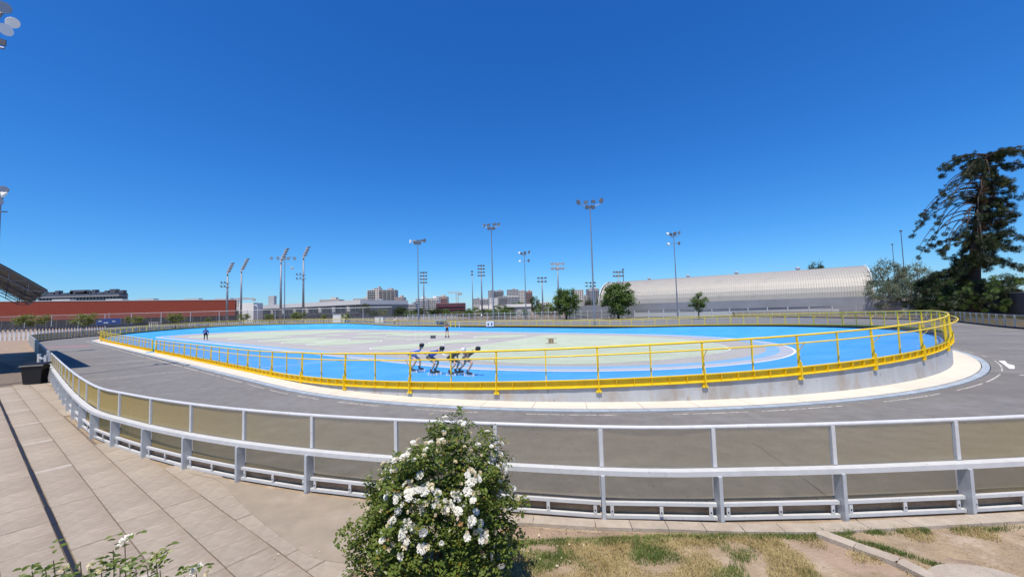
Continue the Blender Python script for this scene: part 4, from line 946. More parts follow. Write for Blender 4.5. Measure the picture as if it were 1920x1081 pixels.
# ------------------------------------------------------------------ stand canopy at the left edge
E0 = Vector((-27.4, 22.6, 0)); E1 = Vector((-47.5, 37.7, 0)); ed = (E1-E0).normalized(); en = Vector((-ed.y, ed.x, 0))
if en.x > 0: en = -en
t = thing('stand_canopy', 'curved dark sheet canopy on steel trusses over the stand at left', 'canopy', tuple(E0-en*0))
def cp(s, w_, dz=0): a = w_/8*1.9; return E0+ed*s+(-en if False else en)*w_+Vector((0, 0, 4.75+3.6*math.sin(min(a, 1.57))+dz))
cl = (E1-E0).length; ns = 12
for k in range(ns):
    mb = MB(); A = [cp(cl*k/ns+.02, j*.7) for j in range(13)]; B = [cp(cl*(k+1)/ns-.02, j*.7) for j in range(13)]; mb.strip(A, B)
    up_ = Vector((0, 0, .05)); mb.strip([v+up_ for v in B], [v+up_ for v in A]); mb.strip([A[0], A[0]+up_], [B[0], B[0]+up_]); mb.build('roof_sheet', 'roof_sheet', t)
for k in range(0, ns+1, 3):
    s = cl*k/ns; mb = MB(); top = [cp(s, j*.7, -.08) for j in range(13)]; bot = [cp(s, .15, -.2)]+[cp(s, j*.7, -.62) for j in range(1, 13)]
    mb.tube(top, .04, 5); mb.tube(bot, .035, 5)
    for j in range(12): mb.bar(top[j], bot[j+1], .035, .035); mb.bar(bot[j+1], top[j+1], .035, .035)
    mb.build('truss', 'dark_steel', t)
for j in (0, 3, 6): MB().tube([cp(0, j*.7, -.07), cp(cl, j*.7, -.07)], .035, 5).build('purlin', 'dark_steel', t)
mb = MB()
for j in (2.5,):
    pass
for s in (.3, cl*.5, cl-.3): p = cp(s, 7.6); MB().tube([(p.x, p.y, 0), (p.x, p.y, p.z-.9)], .12, 8).build('column', 'dark_steel', t)
# ------------------------------------------------------------------ gate furniture, bin
t = thing('waste_bin', 'black wheeled waste bin with hinged lid beside the fence gate', 'bin', (-16.9, 13.3, 0), .5); t['_w'] = (0, 0, 0)
bp = Vector(at(66, 715, 18.2)); t.location = (bp.x, 18.2, 0); t.scale = (.92,)*3
mb = MB(); b0, b1_ = .30, .37
mb.add([(-b0, -b0, .06), (b0, -b0, .06), (b0, b0, .06), (-b0, b0, .06), (-b1_, -b1_, .95), (b1_, -b1_, .95), (b1_, b1_, .95), (-b1_, b1_, .95)], [(3, 2, 1, 0), (4, 5, 6, 7), (0, 1, 5, 4), (1, 2, 6, 5), (2, 3, 7, 6), (3, 0, 4, 7)]); mb.build('body', 'bin_black', t)
mb = MB(); mb.add([(-.43, -.42, .95), (.43, -.42, .95), (.43, .42, 1.0), (-.43, .42, 1.0), (-.40, -.39, 1.0), (.40, -.39, 1.0), (.38, .36, 1.08), (-.38, .36, 1.08)], [(3, 2, 1, 0), (4, 5, 6, 7), (0, 1, 5, 4), (1, 2, 6, 5), (2, 3, 7, 6), (3, 0, 4, 7)]); mb.build('lid', 'bin_black', t)
for x in (-.27, .27): MB().tube([(x-.03, .3, .1), (x+.03, .3, .1)], .1, 12).build('wheel', 'black', t)
q1, q2 = gx(73, 20.2, 680), gx(86, 19.2, 680)
t = thing('gate_post_pair', 'pair of short pale posts joined by a rail at the fence gate', 'gate', tuple(q1))
for q in (q1, q2): MB().tube([q, q+Vector((0, 0, 1.25))], .07, 8).build('post', 'white_rail', t)
for z in (1.05, .45): MB().bar(q1+Vector((0, 0, z)), q2+Vector((0, 0, z)), .06, .08).build('rail', 'white_rail', t)
for k in range(5):
    p = FS(PS[k]+.04, -.07); q = FS(PS[k+1]-.04, -.07); mb = MB(); mb.bar((p.x, p.y, .62), (q.x, q.y, .62), .02, 1.02); mb.build('dark_sheet', 'slate', of)  # dark sheets added to mimic acrylic bays looking dark edge-on
for k in range(9):     # opaque sheets on the fence just beyond the gate
    s = G0+FPER-1.55*(k+1); A_, B_ = FS(s, .03), FS(s+1.5, .03); MB().bar(A_+Vector((0, 0, .66)), B_+Vector((0, 0, .66)), .03, 1.0).build('dark_sheet', 'dark_wall', of)
# ------------------------------------------------------------------ small things on and round the track
def zat(x, y): return tilt((Vector((x, y))-OC).dot(ON))
t = thing('table_stack', 'brown box with two flat boards standing on the green lobe', 'box', (3.3, 33.9, zat(3.3, 33.9))); t['_w'] = (0, 0, 0)
MB().box((0, 0, .24), (.42, .42, .4)).build('box_body', 'timber', t)
for z, w_ in ((.04, 1.0), (.46, .95)): MB().box((0, 0, z), (w_, .3, .04)).build('board', 'timber', t)
for x in (-.1, .12): MB().box((x, -.215, .24), (.04, .02, .36)).build('strap', 'dark_steel', t)
t = thing('small_case', 'small dark case lying near the standing skater', 'case', (-9.4, 45.2, zat(-9.4, 45.2))); t['_w'] = (0, 0, 0); MB().box((0, 0, .17), (.55, .35, .34)).build('body', 'dark_steel', t); MB().box((0, -.02, .36), (.57, .37, .04)).build('lid', 'concrete_grey', t); MB().tube([(-.1, -.19, .3), (-.1, -.23, .3), (.1, -.23, .3), (.1, -.19, .3)], .012, 5).build('handle', 'black', t)
t = thing('folding_frame', 'white tubular folding frame standing beside the small dark case', 'frame', (-11.1, 45.2, zat(-11.1, 45.2)), .3); t['_w'] = (0, 0, 0)
for x in (-.35, .35): MB().tube([(x, -.2, 0), (x, .1, .75), (x, .1, .9)], .022, 6).build('leg', 'plaster_white', t); MB().tube([(x, .35, 0), (x, .05, .6)], .022, 6).build('leg', 'plaster_white', t)
MB().tube([(-.35, .1, .78), (.35, .1, .78)], .022, 6).build('crossbar', 'plaster_white', t); MB().tube([(.1, .1, .9), (.1, .1, 1.2)], .012, 5).build('antenna', 'black', t)
def by_rail(px, D): p = gx(px, D); return p
p = at(918, 612, 66); t = thing('white_cabinet', 'low white cabinet with two openings behind the far railing', 'cabinet', (p.x, 67.5, 0)); t['_w'] = (0, 0, 0)
MB().box((0, 0, .55), (1.3, .6, .9)).build('body', 'plaster_white', t)
for x in (-.3, .3): MB().box((x, -.31, .5), (.22, .03, .5)).build('opening', 'dark_steel', t)
p = gx(826, 80); t = thing('blue_skip', 'blue open container behind the far railing right of the skaters', 'container', (p.x, 80.5, 0)); t['_w'] = (0, 0, 0)
mb = MB(); mb.add([(-.7, -.4, .1), (.7, -.4, .1), (.7, .4, .1), (-.7, .4, .1), (-1.1, -.5, 1.15), (1.1, -.5, 1.15), (1.1, .5, 1.15), (-1.1, .5, 1.15)], [(3, 2, 1, 0), (4, 5, 6, 7), (0, 1, 5, 4), (1, 2, 6, 5), (2, 3, 7, 6), (3, 0, 4, 7)]); mb.build('body', 'blue_cloth', t); MB().box((0, 0, 1.17), (2.4, 1.1, .08)).build('rim', 'pale_blue', t)
p = gx(848, 71); t = thing('timing_gate', 'small yellow and white gate at the far edge of the blue track', 'gate', (p.x, 71.5, -.1)); t['_w'] = (0, 0, 0)
for x in (-.4, .45): MB().bar((x, 0, 0), (x, 0, 1.35), .12, .1).build('post', 'yellow', t)
MB().bar((-.4, 0, 1.3), (.45, 0, 1.3), .08, .08).build('crossbar', 'yellow', t); MB().bar((1.2, 0, .0), (1.2, 0, 1.0), .35, .08).build('white_panel', 'plaster_white', t)

# ------------------------------------------------------------------ trees
def crown_mesh(name, m, n, leaf, seed, clumps=40, squash=1.0, core=.35, mats=None, pw_=.45, asp=.6):
    rr = random.Random(seed); mb = MB(); cs = []
    for k in range(clumps):
        v = Vector((rr.gauss(0, 1), rr.gauss(0, 1), rr.gauss(0, 1))).normalized(); r_ = rr.uniform(core, 1)**pw_; cs.append((v*r_*rr.uniform(.72, 1.0), rr.uniform(.13, .30)))
    for k in range(n):
        c, s = rr.choice(cs); p = c+Vector((rr.gauss(0, 1), rr.gauss(0, 1), rr.gauss(0, .75)))*s*.55
        p.z *= squash; L_ = leaf*rr.uniform(.6, 1.35); e = Euler((rr.uniform(-1, 1), rr.uniform(-1, 1), rr.uniform(0, 6.28))).to_matrix()
        P = [e @ Vector(q)*L_+p for q in ((-1, 0, 0), (0, -asp, .15), (1, 0, -.1), (0, asp, .15))]; mb.add(P, [(0, 1, 2), (0, 2, 3)])
    return mb.mesh(name, m)
CM = {}
for key, m, n, lf, sd, cl_, co in (('g1', 'leaf_green', 9000, .05, 1, 110, .1), ('g2', 'leaf_green', 4200, .05, 2, 42, .25), ('d1', 'leaf_dark', 3600, .055, 3, 40, .3), ('l1', 'leaf_lime', 2600, .055, 4, 34, .2), ('s1', 'leaf_silver', 5600, .036, 5, 60, .3), ('p1', 'leaf_purple', 2600, .06, 6, 30, .3), ('d2', 'leaf_dark', 3000, .05, 8, 60, .2)):
    CM[key] = crown_mesh('crown', m, n, lf, sd, cl_, 1, co)
TN = [0]
def tree(label, px, ytop, ybot, D, wpx, key, name='tree', zb=None, cat='tree', group=None, trunk=True, limbs=5, dsc=.9):
    TN[0] += 1; tp = at(px, ytop, D); bt = at(px, ybot, D); h = tp.z-bt.z; w_ = wpx/720*D; z_c = (tp.z+bt.z)/2
    t = thing(name, label, cat, (tp.x, D, 0), TN[0]*1.7, group); t['_w'] = (0, 0, 0)
    rr = random.Random(TN[0])
    if trunk:
        tb = MB(); tr_ = max(.03, h*.03); tb.tube([(0, 0, -.1), (rr.uniform(-.03, .03)*h, 0, z_c*.5), (0, rr.uniform(-.03, .03)*h, z_c)], [tr_*1.4, tr_, tr_*.6], 7)
        tb.build('trunk', 'bark', t)
        for k in range(limbs):
            a = k*6.28/limbs+rr.uniform(-.4, .4); z1 = max(.2, z_c-h*.25); tb = MB(); tb.tube([(0, 0, z1), (math.cos(a)*w_*.22, math.sin(a)*w_*.22, z_c), (math.cos(a)*w_*.38, math.sin(a)*w_*.38, z_c+h*.25)], [tr_*.5, tr_*.35, tr_*.12], 5); tb.build('limb', 'bark', t)
    lo = key in ('g1', 'g2', 'd1', 'l1'); inst('crown', CM[key], t, (0, 0, z_c-(h*.07 if lo else 0)), (0, 0, 0), (w_/2*1.05, w_/2*dsc, h/2*(1.16 if lo else 1.03)))
    return t
tree('big round leafy tree left of the tallest floodlight mast', 1060, 537, 586, 100, 57, 'g1')
tree('big leafy tree at the left end of the silver hall', 1157, 525, 585, 92, 68, 'g1')
tree('small leafy tree standing before the middle of the silver hall', 1308, 547, 580, 78, 38, 'g2')
tree('dark tree top peeping over the ridge of the silver hall', 1530, 491, 540, 125, 34, 'd1')
tree('purple leaved shrub at the foot of the tallest mast', 1099, 568, 588, 112, 22, 'p1', cat='shrub')
tree('pale bush right of the purple leaved shrub', 1118, 575, 589, 108, 16, 'l1', cat='shrub')
tree('dark conifer like tree right of the glazed hall', 685, 566, 592, 150, 24, 'd2')
tree('bright lime tree below the tall apartment tower', 718, 578, 592, 160, 22, 'l1')
for i, (px, yt, yb, D, w_, k, lb) in enumerate(((702, 580, 594, 190, 20, 'd1', 'dark tree in front of the grey flats'), (735, 568, 594, 210, 26, 'g2', 'rusty green tree at the foot of the tower'), (752, 574, 594, 200, 24, 'd1', 'dark tree right of the tower'), (770, 580, 594, 190, 22, 'g2', 'mid green tree left of the white flats'), (786, 577, 594, 200, 24, 'd1', 'dark tree behind the white lamp mast'), (806, 580, 593, 200, 20, 'g2', 'low tree under the white flats'), (820, 577, 593, 190, 22, 'd1', 'dark tree under the cream flats'), (838, 578, 593, 190, 24, 'g2', 'green tree under the maroon building'), (858, 582, 592, 190, 18, 'l1', 'small pale tree under the crane'), (875, 580, 592, 180, 18, 'd1', 'dark low tree left of the edge on pole'), (889, 575, 591, 150, 28, 'g2', 'spreading green tree at the foot of the edge on pole'), (908, 578, 590, 190, 22, 'd1', 'dark tree at the foot of the lamp grid mast'), (934, 570, 590, 150, 34, 'g2', 'broad green tree right of the centre mast'), (955, 574, 590, 170, 22, 'd1', 'dark tree left of the white canopy'), (975, 565, 578, 230, 30, 'g2', 'treetops behind the white canopy'), (1002, 550, 590, 200, 15, 'd2', 'tall narrow dark conifer right of the slim mast'), (1012, 570, 590, 150, 22, 'g2', 'green tree left of the short lamp mast'), (1026, 566, 589, 180, 24, 'l1', 'pale green tree behind the short lamp mast'), (985, 578, 589, 130, 18, 'g2', 'hedge like tree right of the white canopy'), (1040, 575, 589, 150, 20, 'd1', 'dark low tree left of the round green tree'), (1105, 560, 585, 190, 22, 'd1', 'dark tree between the beige towers'), (942, 579, 592, 135, 40, 'g2', 'long clipped hedge right of the centre mast foot'), (1124, 560, 585, 150, 18, 'g2', 'green tree at the hall corner'))):
    tree(lb, px, yt, yb+4, D, w_*1.45, k, group='trees along the skyline')
for i, (px, yt, yb, D, w_, k, lb) in enumerate(((62, 588, 612, 88, 50, 'l1', 'leftmost yellow green shrub before the red building'), (158, 586, 611, 90, 46, 'l1', 'second yellow green shrub before the red building'), (253, 591, 608, 95, 30, 'l1', 'shrub right of the blue banner'), (330, 586, 605, 98, 32, 'l1', 'shrub before the middle of the red building'), (391, 594, 603, 100, 12, 'l1', 'tiny shrub left of the first lamp mast'), (457, 587, 600, 105, 24, 'l1', 'shrub between the first two lamp masts'), (505, 588, 600, 110, 20, 'l1', 'shrub left of the third lamp mast'), (560, 583, 600, 112, 28, 'l1', 'shrub at the foot of the fourth lamp mast'), (607, 588, 599, 115, 14, 'l1', 'small shrub right of the fourth lamp mast'), (648, 586, 599, 118, 18, 'l1', 'shrub before the right end of the glazed hall'))):
    tree(lb, px, yt, yb, D, w_, k, name='shrub', cat='shrub', group='shrubs behind the picket fence', limbs=3)
for (px, yt, yb, D, w_, k, lb) in ((1662, 482, 560, 82, 66, 's1', 'tall silvery grey tree beside the hall end'), (1650, 520, 583, 72, 60, 's1', 'lower silvery shrub hiding the hall corner'), (1712, 488, 560, 80, 64, 's1', 'silvery tree behind the thin masts'), (1705, 515, 584, 70, 66, 's1', 'pale silvery bush right of the hall corner'), (1742, 520, 584, 66, 60, 'd1', 'dark green shrub at the pine tree foot left side'), (1786, 528, 586, 60, 62, 'd2', 'dark shrub with yellowish shoots under the pine'), (1880, 516, 560, 64, 80, 'd1', 'dark green trees right of the pine trunk'), (1760, 545, 588, 58, 46, 'g2', 'low green bush in front of the dark wall')):
    tree(lb, px, yt, yb, D, w_, k, cat='tree')
# drooping pine
def pine():
    D = 55; b = at(1827, 578, D); top = at(1851, 288, D); t = thing('drooping_pine', 'tall wind bent dark pine with drooping bare limbs and tufted tips at right', 'tree', (b.x, D, 0)); t['_w'] = (0, 0, 0)
    H_ = top.z; lx = top.x-b.x; S = D/720.
    def T(h): f = h/H_; return Vector((lx*(f**1.6)+.0, 0, h))
    MB().tube([T(H_*k/12) if k else Vector((0, 0, -.3)) for k in range(13)], [.85-.06*k for k in range(13)], 9).build('trunk', 'dark_bark', t, smooth=True)
    rr = random.Random(21); tuft = {}
    def tuftmesh(m, sd):
        r2 = random.Random(sd); mb = MB()
        for k in range(190):
            a = Vector((r2.gauss(0, 1), r2.gauss(0, 1), r2.gauss(-.1, .8))).normalized(); p = a*r2.uniform(.1, .75); q = a*r2.uniform(.75, 1.15); s_ = a.orthogonal().normalized()*.045; mb.add([p-s_, p+s_, q], [(0, 1, 2)])
        return mb.mesh('tuft', m)
    TM = [tuftmesh('leaf_pine', 1), tuftmesh('leaf_pine', 2), tuftmesh('leaf_brown', 3), tuftmesh('leaf_green', 4)]
    fol = [MB(), MB(), MB()]
    def tuftat(p, s, k):
        me = TM[k]; i = {0: 0, 1: 0, 2: 1, 3: 2}[k]; e = Euler((rr.uniform(0, 6), rr.uniform(0, 6), rr.uniform(0, 6))).to_matrix(); o = len(fol[i].v)
        fol[i].v += [tuple(e @ v.co*s+p) for v in me.vertices]; fol[i].f += [tuple(j+o for j in q.vertices) for q in me.polygons]; fol[i].m += [0]*len(me.polygons)
    def branch(h, az, L_, rise, droop, tufted, k0=.35, sz=.8, thick=.12):
        p = T(h); d = Vector((math.cos(az), math.sin(az), 0)); pts = []
        for k in range(9): f = k/8; pts.append(p+d*L_*f*(1-.12*f)+Vector((0, 0, rise*math.sin(f*1.7)-droop*f*f)))
        MB().tube(pts, [thick*(1-.85*k/8)+.015 for k in range(9)], 5).build('limb', 'dark_bark', t)
        for k in range(tufted):
            f = k0+(1-k0)*(k+.5)/tufted; i = min(int(f*8), 7); q = pts[i].lerp(pts[i+1], f*8-i); tuftat(q+Vector((rr.gauss(0, .2), rr.gauss(0, .3), rr.gauss(-.05, .15))), sz*.56*rr.uniform(.7, 1.2), rr.choice((0, 1, 0, 1)))
        tuftat(pts[-1], sz*.8, 0)
    # crown cap
    for k in range(22):
        az = rr.uniform(0, 6.28); left = math.cos(az) < 0
        branch(H_-rr.uniform(.1, 2.6), az, rr.uniform(2.6, 8.0 if left else 5.6)*(1 if abs(math.cos(az)) > .4 else .6), .9, 2.6 if left else 1.2, 9, .25, .75)
    # long bare drooping limbs to the left
    for k in range(34):
        f = k/33; h = H_*(.93-.36*f); L_ = 5.0+3.0*min(1, f*2.2)+rr.uniform(-1, .5); az = math.pi+rr.uniform(-.75, .75)
        branch(h, az, L_, 1.4, 3.6+3.2*f+rr.uniform(-.5, .5), 3, .86, .55, .09)
    for k in range(16):
        h = H_*rr.uniform(.55, .9); branch(h, rr.uniform(-.8, .8), rr.uniform(2, 4.2), .5, rr.uniform(.6, 2.5), 5, .4, .6, .08)
    # dense dark mass on the right of the trunk
    for k in range(230):
        h = H_*rr.uniform(.42, .84); wd = 3.0*math.sin((h/H_-.36)/.52*math.pi)**.6 if .36 < h/H_ < .88 else 1; q = T(h)+Vector((rr.uniform(-.3, 1.35)*wd, rr.gauss(0, 1.1), 0)); tuftat(q, rr.uniform(.4, .7), rr.choice((0, 1, 0, 2, 1)))
    # lower tiers
    for k in range(44):
        h = H_*rr.uniform(.10, .54); az = rr.uniform(0, 6.28); L_ = (7.6-6.5*(h/H_-.12))*rr.uniform(.6, 1.05)*(1 if abs(math.cos(az)) > .3 else .7)
        branch(h, az, L_, .6, rr.uniform(1.0, 2.6), 13, .2, .8, .1)
    for k in range(230):
        h = H_*rr.uniform(.04, .24); a = rr.uniform(0, 6.28); r_ = rr.uniform(1, 6); tuftat(T(h)+Vector((math.cos(a)*r_, math.sin(a)*r_, 0)), rr.uniform(.35, .6), rr.choice((0, 1, 3, 0, 3)))
    fol[0].build('needle_foliage', 'leaf_pine', t, kind='stuff'); fol[1].build('dead_foliage', 'leaf_brown', t, kind='stuff'); fol[2].build('green_foliage', 'leaf_green', t, kind='stuff')
pine()
# ------------------------------------------------------------------ people
def skinbody(P, Rr, E_, mats, segm, name='body'):
    """one continuous body grown on a skeleton; segm maps an edge to its cloth material index"""
    me = bpy.data.meshes.new('skeleton'); keys = list(P); idx = {k: i for i, k in enumerate(keys)}
    me.from_pydata([tuple(P[k]) for k in keys], [(idx[a], idx[b]) for a, b in E_], [])
    o = bpy.data.objects.new('skeleton', me); col.objects.link(o)
    md = o.modifiers.new('s', 'SKIN'); md.use_smooth_shade = True
    for i, k in enumerate(keys): r_ = Rr[k]; r_ = r_ if isinstance(r_, tuple) else (r_, r_); me.skin_vertices[0].data[i].radius = r_; me.skin_vertices[0].data[i].use_root = (k == 'pelvis')
    sb = o.modifiers.new('b', 'SUBSURF'); sb.levels = 1; sb.render_levels = 1
    bpy.context.view_layer.update(); dg = bpy.context.evaluated_depsgraph_get()
    m2 = bpy.data.meshes.new_from_object(o.evaluated_get(dg)); m2.name = name; bpy.data.objects.remove(o); bpy.data.meshes.remove(me)
    m2.materials.clear()
    for m in mats: m2.materials.append(MATS[m])
    segs = [(Vector(P[a]), Vector(P[b]), segm.get((a, b), 0)) for a, b in E_]
    for p in m2.polygons:
        c = p.center; best = None
        for a, b, mi in segs:
            d = b-a; t = max(0, min(1, (c-a).dot(d)/max(d.length_squared, 1e-9))); q = (c-a-d*t).length
            if best is None or q < best[0]: best = (q, mi)
        p.material_index = best[1]; p.use_smooth = True
    return m2
def person(label, loc, yaw, J, shirt, shorts, legm='skin', hat=None, skates=True, fat=1., sleeves=False, group=None, hairc='hair', sc_=1., stripe=None):
    t = thing('person', label, 'person', loc, yaw, group); t['_w'] = (0, 0, 0); t.scale = (sc_,)*3
    J = {k: Vector(v) for k, v in J.items()}
    up = (J['neck']-J['pelvis']).normalized(); fw = Vector((1, 0, 0)); sd = Vector((0, 1, 0))
    P = dict(pelvis=J['pelvis'], belly=J['pelvis'].lerp(J['neck'], .35), chest=J['pelvis'].lerp(J['neck'], .75), neck=J['neck'], skull=J['head'], crown=J['head']+(J['head']-J['neck']).normalized()*.06)
    hd_ = (J['head']-J['neck']).normalized(); P['throat'] = J['neck'].lerp(J['head'], .45)
    face = J.get('face', Vector((1, 0, -.1))).normalized(); P['nose'] = J['head']+face*.10+Vector((0, 0, -.02)); P['chin'] = J['head']+face*.06+Vector((0, 0, -.09))
    Rr = dict(pelvis=(.15*fat, .125*fat), belly=(.125*fat, .11*fat), chest=(.15*fat, .12*fat), neck=.065, throat=.052, skull=.085, crown=.07, nose=.022, chin=.035)
    E_ = [('pelvis', 'belly'), ('belly', 'chest'), ('chest', 'neck'), ('neck', 'throat'), ('throat', 'skull'), ('skull', 'crown'), ('skull', 'nose'), ('throat', 'chin')]
    sg = {('pelvis', 'belly'): 1, ('belly', 'chest'): 1, ('chest', 'neck'): 1}
    for s, n in ((1, 'l'), (-1, 'r')):
        sh = J['neck']-up*.06+sd*s*.17*fat; P['sh'+n] = sh; P['el'+n] = J['el'+n]; P['wr'+n] = J['wr'+n]
        hv = J.get('hd'+n, (J['wr'+n]-J['el'+n]).normalized()); P['palm'+n] = J['wr'+n]+hv*.07
        Rr.update({'sh'+n: .058*fat, 'el'+n: .042*fat, 'wr'+n: .028, 'palm'+n: (.036, .018)})
        E_ += [('chest', 'sh'+n), ('sh'+n, 'el'+n), ('el'+n, 'wr'+n), ('wr'+n, 'palm'+n)]
        sg[('chest', 'sh'+n)] = 1; sg[('sh'+n, 'el'+n)] = 1; 
        if sleeves: sg[('el'+n, 'wr'+n)] = 1
        sx = hv.cross(Vector((0, 0, 1))); sx = sx.normalized() if sx.length > .1 else Vector((0, 1, 0))
        for i, (o_, l) in enumerate(((-.027, .07), (-.009, .08), (.009, .076), (.027, .06))):
            a, b = 'f%d%s' % (i, n), 'g%d%s' % (i, n); P[a] = P['palm'+n]+sx*o_+hv*(.03+l*.45); P[b] = P[a]+hv*l*.4+Vector((0, 0, -.02)); Rr[a] = .0095; Rr[b] = .008; E_ += [('palm'+n, a), (a, b)]
        P['th'+n] = J['wr'+n]+hv*.05+sx*-.05; Rr['th'+n] = .011; E_.append(('wr'+n, 'th'+n))
        hp = J['pelvis']+sd*s*.10*fat-Vector((0, 0, .03)); P['hip'+n] = hp; P['kn'+n] = J['kn'+n]; P['an'+n] = J['an'+n]; P['mt'+n] = hp.lerp(J['kn'+n], .75); P['cf'+n] = J['kn'+n].lerp(J['an'+n], .32)
        Rr.update({'hip'+n: .10*fat, 'mt'+n: .068*fat, 'kn'+n: .055*fat, 'cf'+n: .056*fat, 'an'+n: .036})
        E_ += [('pelvis', 'hip'+n), ('hip'+n, 'mt'+n), ('mt'+n, 'kn'+n), ('kn'+n, 'cf'+n), ('cf'+n, 'an'+n)]
        sg[('pelvis', 'hip'+n)] = 2; sg[('hip'+n, 'mt'+n)] = 2
        if legm != 'skin':
            for e in (('mt'+n, 'kn'+n), ('kn'+n, 'cf'+n), ('cf'+n, 'an'+n)): sg[e] = 3
        if not skates: P['toe'+n] = J['an'+n]+Vector((.16, .02*s, -.05)); Rr['toe'+n] = .035; E_.append(('an'+n, 'toe'+n)); sg[('an'+n, 'toe'+n)] = 3
    me = skinbody(P, Rr, E_, ['skin', shirt, shorts, legm if legm != 'skin' else 'black'], sg)
    inst('body', me, t)
    ex = MB()
    for s in (-1, 1): ex.lathe([(.004, -.012), (.012, -.004), (.012, .004), (.004, .012)], tuple(J['head']+face*.082+Vector((0, s*.03, .012))), 6)
    ex.build('eyes', 'black', t)
    ex = MB()
    for s in (-1, 1): ex.box(tuple(J['head']+Vector((0, s*.088, -.01))), (.035, .016, .05))
    ex.build('ears', 'skin', t)
    ax = (J['head']-J['neck']).normalized()
    if hat:
        M = Vector(J.get('hel', (.15, 0, 1))).to_track_quat('Z', 'Y').to_matrix(); mb = MB(); mb.lathe([(.108, -.045), (.118, .0), (.112, .05), (.085, .09), (.03, .108)], tuple(J['head']+Vector((-.01, 0, .02))), 14, M=M @ Matrix.Diagonal((1.22, .92, 1)))
        for y in (-.06, 0, .06):
            pass
        h = mb.build('helmet', hat, t, smooth=True)
        mb = MB()
        for y in (-.055, .0, .055): mb.tube([J['head']+M @ Vector((.12, y, .06)), J['head']+M @ Vector((.05, y*.8, .118)), J['head']+M @ Vector((-.08, y*.8, .115))], .008, 5)
        mb.build('vent_strips', 'cloth_grey' if hat != 'cloth_black' else 'galv', h if False else t)
    if hairc: 
        mb = MB(); M = Matrix.Identity(3); mb.lathe([(.09, -.06), (.10, .0), (.095, .06), (.05, .105)], tuple(J['head']-face*.03+Vector((0, 0, .01))), 12); mb.build('hair', hairc, t, smooth=True)
    if skates:
        for n in 'lr':
            a = J['an'+n]; z0 = J.get('sk'+n, 0); k = thing_part('skate', t)
            mb = MB(); mb.mi = 0; mb.tube([a+Vector((-.03, 0, .05)), a+Vector((-.03, 0, -.06)), a+Vector((.10, 0, -.085)), a+Vector((.19, 0, -.095))], [.05, .055, .05, .035], 8); bt = mb.build('skate', 'cloth_black' if label.find('white skates') < 0 else 'cloth_white', t, smooth=True)
            mb = MB(); mb.bar(a+Vector((-.13, 0, -.14)), a+Vector((.23, 0, -.14)), .03, .045); mb.build('frame', 'galv', bt)
            for i in range(4):
                c = a+Vector((-.14+.125*i, 0, -.165)); MB().tube([c+Vector((0, -.012, 0)), c+Vector((0, .012, 0))], .052, 12).build('wheel', 'plaster_white', bt); 
    if stripe:
        c = J['neck'].lerp(J['pelvis'], .3); MB().box(tuple(c-Vector((.16*fat, 0, 0))), (.012, .16, .035)).build('back_print', stripe, t)
        MB().box(tuple(c-Vector((.155*fat, 0, .07))), (.012, .2, .03)).build('back_print', 'cloth_white', t)
    return t
def thing_part(n, t): return None
def zsk(x, y):
    r_ = Vector((x, y))-OC; a, b = r_.dot(OU), r_.dot(ON); rr = abs(b) if abs(a) < OL else math.hypot(abs(a)-OL, b)
    if rr <= 15.93: return tilt(b)
    ds_ = min(range(0, int(PER*2)), key=lambda i: (OP(i/2, rr)-Vector((x, y, 0))).length)/2
    q = (rr-15.93)/(21.86-15.93); ze = tz(OP(ds_, 15.93)).z; W_ = wz(ds_); turn = max(0, min(1, (W_-.1)/.6)); return ze+(W_-ze)*(q*(1-turn)+(q**1.6)*turn)
def place(px, py, z):
    # where the foot stands on a level of height z
    D = 40
    for _ in range(30): D = D*(EYE-z)/max(EYE-at(px, py, D).z, .01)
    p = at(px, py, D); return p
def spot(px, py):
    z = 0
    for _ in range(12): p = place(px, py, z); z = zsk(p.x, p.y)
    return (p.x, p.y, z)
G_ = 'inline skaters bent low in a line on the near blue track'
S1_ = dict(pelvis=(-.12, 0, .78), neck=(.24, 0, 1.10), head=(.36, 0, 1.24), face=(1, 0, -.15), elr=(-.05, -.26, 1.02), wrr=(-.25, -.12, .88), ell=(-.02, .26, 1.0), wrl=(-.25, .05, .86), knr=(.12, -.13, .56), anr=(-.10, -.14, .22), knl=(.2, .1, .58), anl=(.18, .1, .25))
S2_ = dict(pelvis=(-.32, 0, .80), neck=(.18, 0, 1.05), head=(.33, 0, 1.12), face=(1, 0, -.2), elr=(-.12, -.25, 1.03), wrr=(-.36, -.1, .95), ell=(-.12, .25, 1.0), wrl=(-.36, .06, .93), knr=(.04, -.13, .54), anr=(-.14, -.11, .22), knl=(.08, .12, .56), anl=(-.06, .12, .22))
S3_ = dict(pelvis=(-.30, 0, .80), neck=(.22, 0, 1.02), head=(.38, 0, 1.08), face=(1, 0, -.25), elr=(.18, -.22, .80), wrr=(.26, -.12, .60), ell=(-.1, .25, 1.0), wrl=(-.34, .06, .94), knr=(.06, -.13, .54), anr=(-.22, -.14, .22), knl=(.1, .12, .54), anl=(-.05, .12, .22))
S4_ = dict(pelvis=(-.18, 0, .82), neck=(.28, 0, 1.06), head=(.46, 0, 1.14), face=(1, 0, -.15), elr=(.12, -.24, .86), wrr=(.0, -.12, .72), ell=(.0, .26, 1.0), wrl=(-.28, .06, .92), knr=(.22, -.12, .60), anr=(.02, -.12, .22), knl=(-.22, .16, .54), anl=(-.52, .26, .24))
yaw = -.28
def pl(px, py): return spot(px, py)
person('skater last in the line in a lavender and pink top and black helmet', pl(779, 697.5), yaw, S1_, 'cloth_lav', 'cloth_pink', hat='cloth_black', group=G_, hairc='hair', sc_=1.0)
person('second skater from the back in a blue top and dark shorts with hands behind back', pl(817, 702.5), yaw, S2_, 'cloth_blue', 'cloth_grey', hat='cloth_black', group=G_, hairc=None, sc_=1.02)
